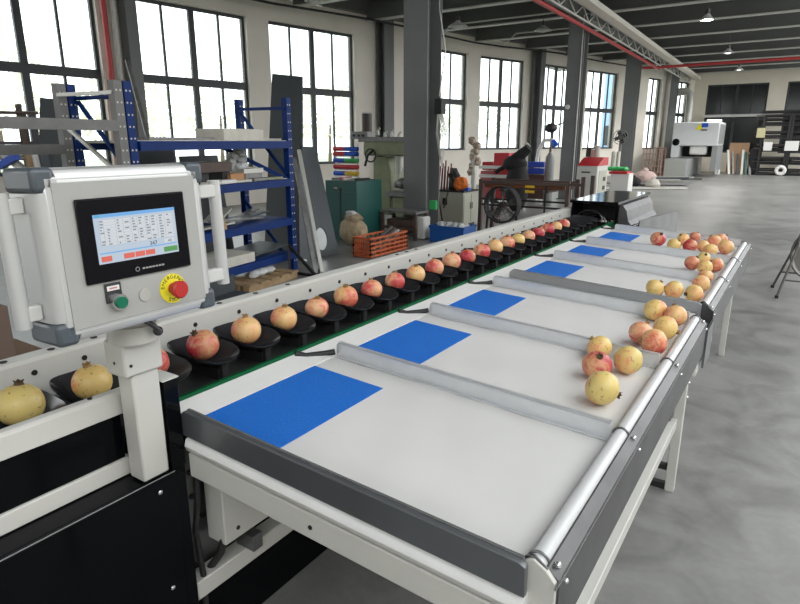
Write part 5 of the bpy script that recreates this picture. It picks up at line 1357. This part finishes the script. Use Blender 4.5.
q = MB(); q.box(xa+.75, xb-.45, YZ+1.7, YZ+2.2, z0+.1, z0+.62); q.build('laser_head', white_m, t, bevel=.08)
q = MB(); n = 16; p = Q(676, 140, YZ+1.49); q.ball((xa+.18, YZ+1.5, (z0+zo)/2+.42), .16, sy=.15, seg=12, rings=8); q.build('oval_window', black_gloss, t, smooth=True)
q = MB(); q.box(xb+.001, xb+.012, YZ+1.55, YZ+3.5, zo+.1, z1-.1); q.build('side_panel', laserdark, t)
q = MB(); p = Q(699.5, 127, YZ+1.5); q.prism([(p.x-.16, p.z-.12), (p.x+.16, p.z-.12), (p.x, p.z+.16)], 'y', YZ+1.485, YZ+1.499); q.build('warning_triangle', yellow_label, t)
q = MB(); p = Q(705, 125, YZ+1.5); q.box(p.x-.13, p.x+.13, YZ+1.485, YZ+1.499, p.z-.10, p.z+.08); q.build('blue_mark', blue_m, t)
q = MB(); p = Q(704, 130, YZ+1.5); q.box(p.x-.13, p.x+.13, YZ+1.485, YZ+1.499, p.z-.04, p.z+.04); q.build('grey_mark', dirtysteel, t)
# duct
a = Q(679, 92, 34.8); b = Q(691, 91, 34.8); 
q = MB(); q.tube([a+Vector((.0, .1, 0)), a, a.lerp(b, .6), b+Vector((0, 0, -.15)), Vector((b.x+.02, b.y, b.z-.6)), Vector((b.x+.02, b.y, 2.6))], .19, 14)
single(q, 'air_duct', galv, 'round pale air duct bending down behind the laser cutting machine', 'duct', smooth=True)
q = MB(); q.cyl((b.x+.02, b.y, 0), (b.x+.02, b.y, 2.59), .16, seg=12); single(q, 'duct_stand', galv, 'pale riser pipe below the bent air duct', 'pipe', smooth=True)
# back area
for k, (p0_, p1_, r_) in enumerate((((716, 168), (719, 122), .07), ((720, 160), (722, 138), .06))):
    a = Q(*p0_, 34); b = Q(*p1_, 34); a.z = .0; q = MB(); q.tube([a, b], r_, 8); single(q, 'white_pole', white_m, '%s white pole just right of the laser cutting machine' % ['taller', 'shorter'][k], 'pole', smooth=True)
a = Q(707, 120.5, 33.0); b = Q(722, 120.5, 33.0); q = MB(); q.tube([a, b], .06, 8); single(q, 'white_pole', white_m, 'white pole lying level above the laser cutting machine', 'pole', smooth=True)
xa = Q(728, 155, 35.2).x; xb = Q(748, 155, 35.2).x; z1 = Q(738, 143, 35.2).z
slab([(xa, 35.0, .05), (xb, 35.0, .05), (xb, 35.5, z1), (xa, 35.5, z1)], .04, 'plywood_sheet', ply_m, 'brown plywood sheet leaning under the back wall window', 'sheet')
random.seed(31)
wds = ['leftmost', 'second', 'third', 'fourth', 'fifth', 'rightmost']
for k in range(6):
    px = 729+4.2*k; a = Q(px, 172, 34.6); a.z = .0; b = Q(px+random.uniform(-1, 3), 150+2*(k % 3), 34.95); q = MB(); q.bar(a, b, .10, .06)
    single(q, 'steel_bar', [galv, dirtysteel, sheet_dark, galv, cab_green, dirtysteel][k], 'bar leaning on the plywood sheet, %s' % wds[k], 'bar', 'bars leaning on the plywood')
q = MB(); p = Q(753, 165, 34.8); q.box(p.x-.22, p.x+.22, 34.7, 35.3, 0, 1.25); single(q, 'covered_stack', black_cloth, 'black covered stack between the plywood and the bar racks', 'stack', bevel=.1)
q = MB(); q.box(Q(703, 118, 36.5).x, Q(766, 118, 36.5).x, 36.5, 36.6, 2.80, 2.93); single(q, 'wall_trunking', white_m, 'white level trunking across the back wall window', 'trunking')
def bar_rack(px0, px1, Y, label, grp):
    x0 = Q(px0, 150, Y).x; x1 = Q(px1, 150, Y).x
    t = thing('bar_rack', label, 'rack', ((x0+x1)/2, Y+.5, 0))
    for x in (x0, x1):
        for y in (Y, Y+.8): MB().box(x-.05, x+.05, y-.05, y+.05, 0, 2.75).build('post', black_matt, t)
    for z in (.55, 1.15, 1.75, 2.35): 
        for y in (Y, Y+.8): MB().box(x0+.05, x1-.05, y-.03, y+.03, z-.05, z).build('arm', black_matt, t)
    n_ = 0
    for z, cnt in ((0.0, 8), (.55, 8), (1.15, 8), (1.75, 8), (2.35, 14)):
        for k in range(cnt):
            y = Y+.13+.18*(k % 4); r_ = random.uniform(.05, .08); zz = z+r_+.002+(.17*(k//4))
            q = MB(); q.tube([(x0-.2+random.uniform(-.2, .2), y, zz), (x1+.2+random.uniform(-.2, .2), y+random.uniform(-.005, .005), zz+random.uniform(0, .006))], r_, 7)
            lev = {0.0: 'floor level', .55: 'lowest arms', 1.15: 'second arms', 1.75: 'third arms', 2.35: 'top arms'}[z]
            single(q, 'stored_bar', [black_matt, sheet_dark, brownmetal, dirtysteel][(k*3) % 4 if k % 3 == 0 else 0], 'dark long bar stored on the %s of the %s' % (lev, grp), 'bar', 'bars on the %s of the %s' % (lev, grp))
bar_rack(760, 786, 34.6, 'dark storage rack of long bars at the back, left of the two', 'left bar rack')
bar_rack(789, 818, 34.6, 'dark storage rack of long bars at the back, cut by the right edge', 'right bar rack')
for k, (px, py, w_, h_, mm, lab) in enumerate(((762, 126, .35, .45, mat('straw_card', (.45, .42, .25), .7), 'straw coloured box on the left bar rack'), (769, 138, .35, .4, white_m, 'white box on the left bar rack, below the straw one'), (793, 138, .55, .45, white_m, 'white box on the right bar rack'))):
    p = Q(px, py, 34.45); q = MB(); z = {126: 2.352, 138: 1.752, 139: 1.752}[py] if False else p.z-h_/2
    zs = 2.352 if py == 126 else 1.752; zs -= .6; q.box(p.x-w_/2, p.x+w_/2, 34.42, 34.72, zs, zs+h_); single(q, 'box', mm, lab, 'box', bevel=.01)
p = Q(781, 167, 34.2); p.z = .252; q = MB(); q.tube([(p.x+.17*math.cos(2*PI*k/18), 34.2, p.z+.17*math.sin(2*PI*k/18)) for k in range(18)], .08, 8, closed=True); single(q, 'hose_coil', white_m, 'round white hose coil low before the bar racks', 'hose', smooth=True)

# ------------------------------------------------------------------ folding chair at right
A_ = Vector((-.05, 7.33, 0)); 
t = thing('folding_chair', 'folding chair with round grey backrest, at the right picture edge', 'chair', (.10, 7.6, 0))
tubem = mat('chair_tube', (.16, .15, .14), .35, .8)
cx_, cy_, cz_ = .18, 7.50, .46
def el(a_, rx=.185, rz_=.235, o=0): return Vector((cx_+rx*math.cos(a_), cy_+o+(.10*math.sin(a_)), cz_+rz_*math.sin(a_)))
q = MB(); q.tube([el(2*PI*k/28) for k in range(28)], .012, 8, closed=True); q.build('oval_frame', tubem, t, smooth=True)
q = MB(); n = 28; vs = []
for o_ in (0, .02):
    for k in range(n): vs.append(el(2*PI*k/n, .160, .205, o_))
q.add(vs, [tuple(range(n)), tuple(reversed(range(n, 2*n)))]+[(k, (k+1) % n, n+(k+1) % n, n+k) for k in range(n)]); q.build('backrest', mat('chair_pad', (.13, .12, .11), .6), t)
P1 = atz(776.5, 297.0, .012); P2 = atz(772.5, 286.5, .012)
for k, (p_, top, nm) in enumerate(((P1, Vector((.05, 7.47, .55)), ''), (P2, Vector((.035, 7.55, .58)), ''))):
    MB().tube([p_, top, Vector((cx_-.12, 7.56, .70)), Vector((cx_+.02, 7.58, .735))], .0125, 8).build('leg', tubem, t, smooth=True)
    MB().cyl((p_.x, p_.y, 0), (p_.x, p_.y, .03), .018, seg=10).build('foot', rubber, t)
Sx = Vector((.46, 0, 0))
for p_ in (P1, P2):
    MB().tube([p_+Sx, Vector((.05, 7.47+.0, .55))+Sx*.85], .0125, 8).build('leg', tubem, t, smooth=True)
    MB().cyl((p_.x+.46, p_.y, 0), (p_.x+.46, p_.y, .03), .018, seg=10).build('foot', rubber, t)
for p_, f_ in ((P1, .32), (P2, .36)):
    a = p_.lerp(Vector((.05, 7.5, .56)), f_); b = a+Vector((.44, 0, 0)); MB().tube([a, b], .009, 8).build('cross_bar', tubem, t, smooth=True)

# ================================================================== LIGHT
w = bpy.data.worlds.new('sky'); bpy.context.scene.world = w; w.use_nodes = True
nt = w.node_tree; bg = nt.nodes['Background']
tc = nt.nodes.new('ShaderNodeTexCoord'); sp = nt.nodes.new('ShaderNodeSeparateXYZ'); nt.links.new(tc.outputs['Generated'], sp.inputs[0])
rp = nt.nodes.new('ShaderNodeValToRGB'); rp.color_ramp.elements[0].position = 0; rp.color_ramp.elements[0].color = (.965, .98, .99, 1)
rp.color_ramp.elements[1].position = .8; rp.color_ramp.elements[1].color = (.96, .985, 1.0, 1)
nt.links.new(sp.outputs['Z'], rp.inputs['Fac']); nt.links.new(rp.outputs['Color'], bg.inputs['Color'])
bg.inputs['Strength'].default_value = 3.4
s = bpy.context.scene
s.view_settings.view_transform = 'Standard'; s.view_settings.look = 'None'; s.view_settings.gamma = 1; s.view_settings.use_curve_mapping = False
s.view_settings.exposure = 0.06
s.cycles.use_denoising = True
s.cycles.max_bounces = 8; s.cycles.diffuse_bounces = 5; s.cycles.glossy_bounces = 4; s.cycles.caustics_reflective = False
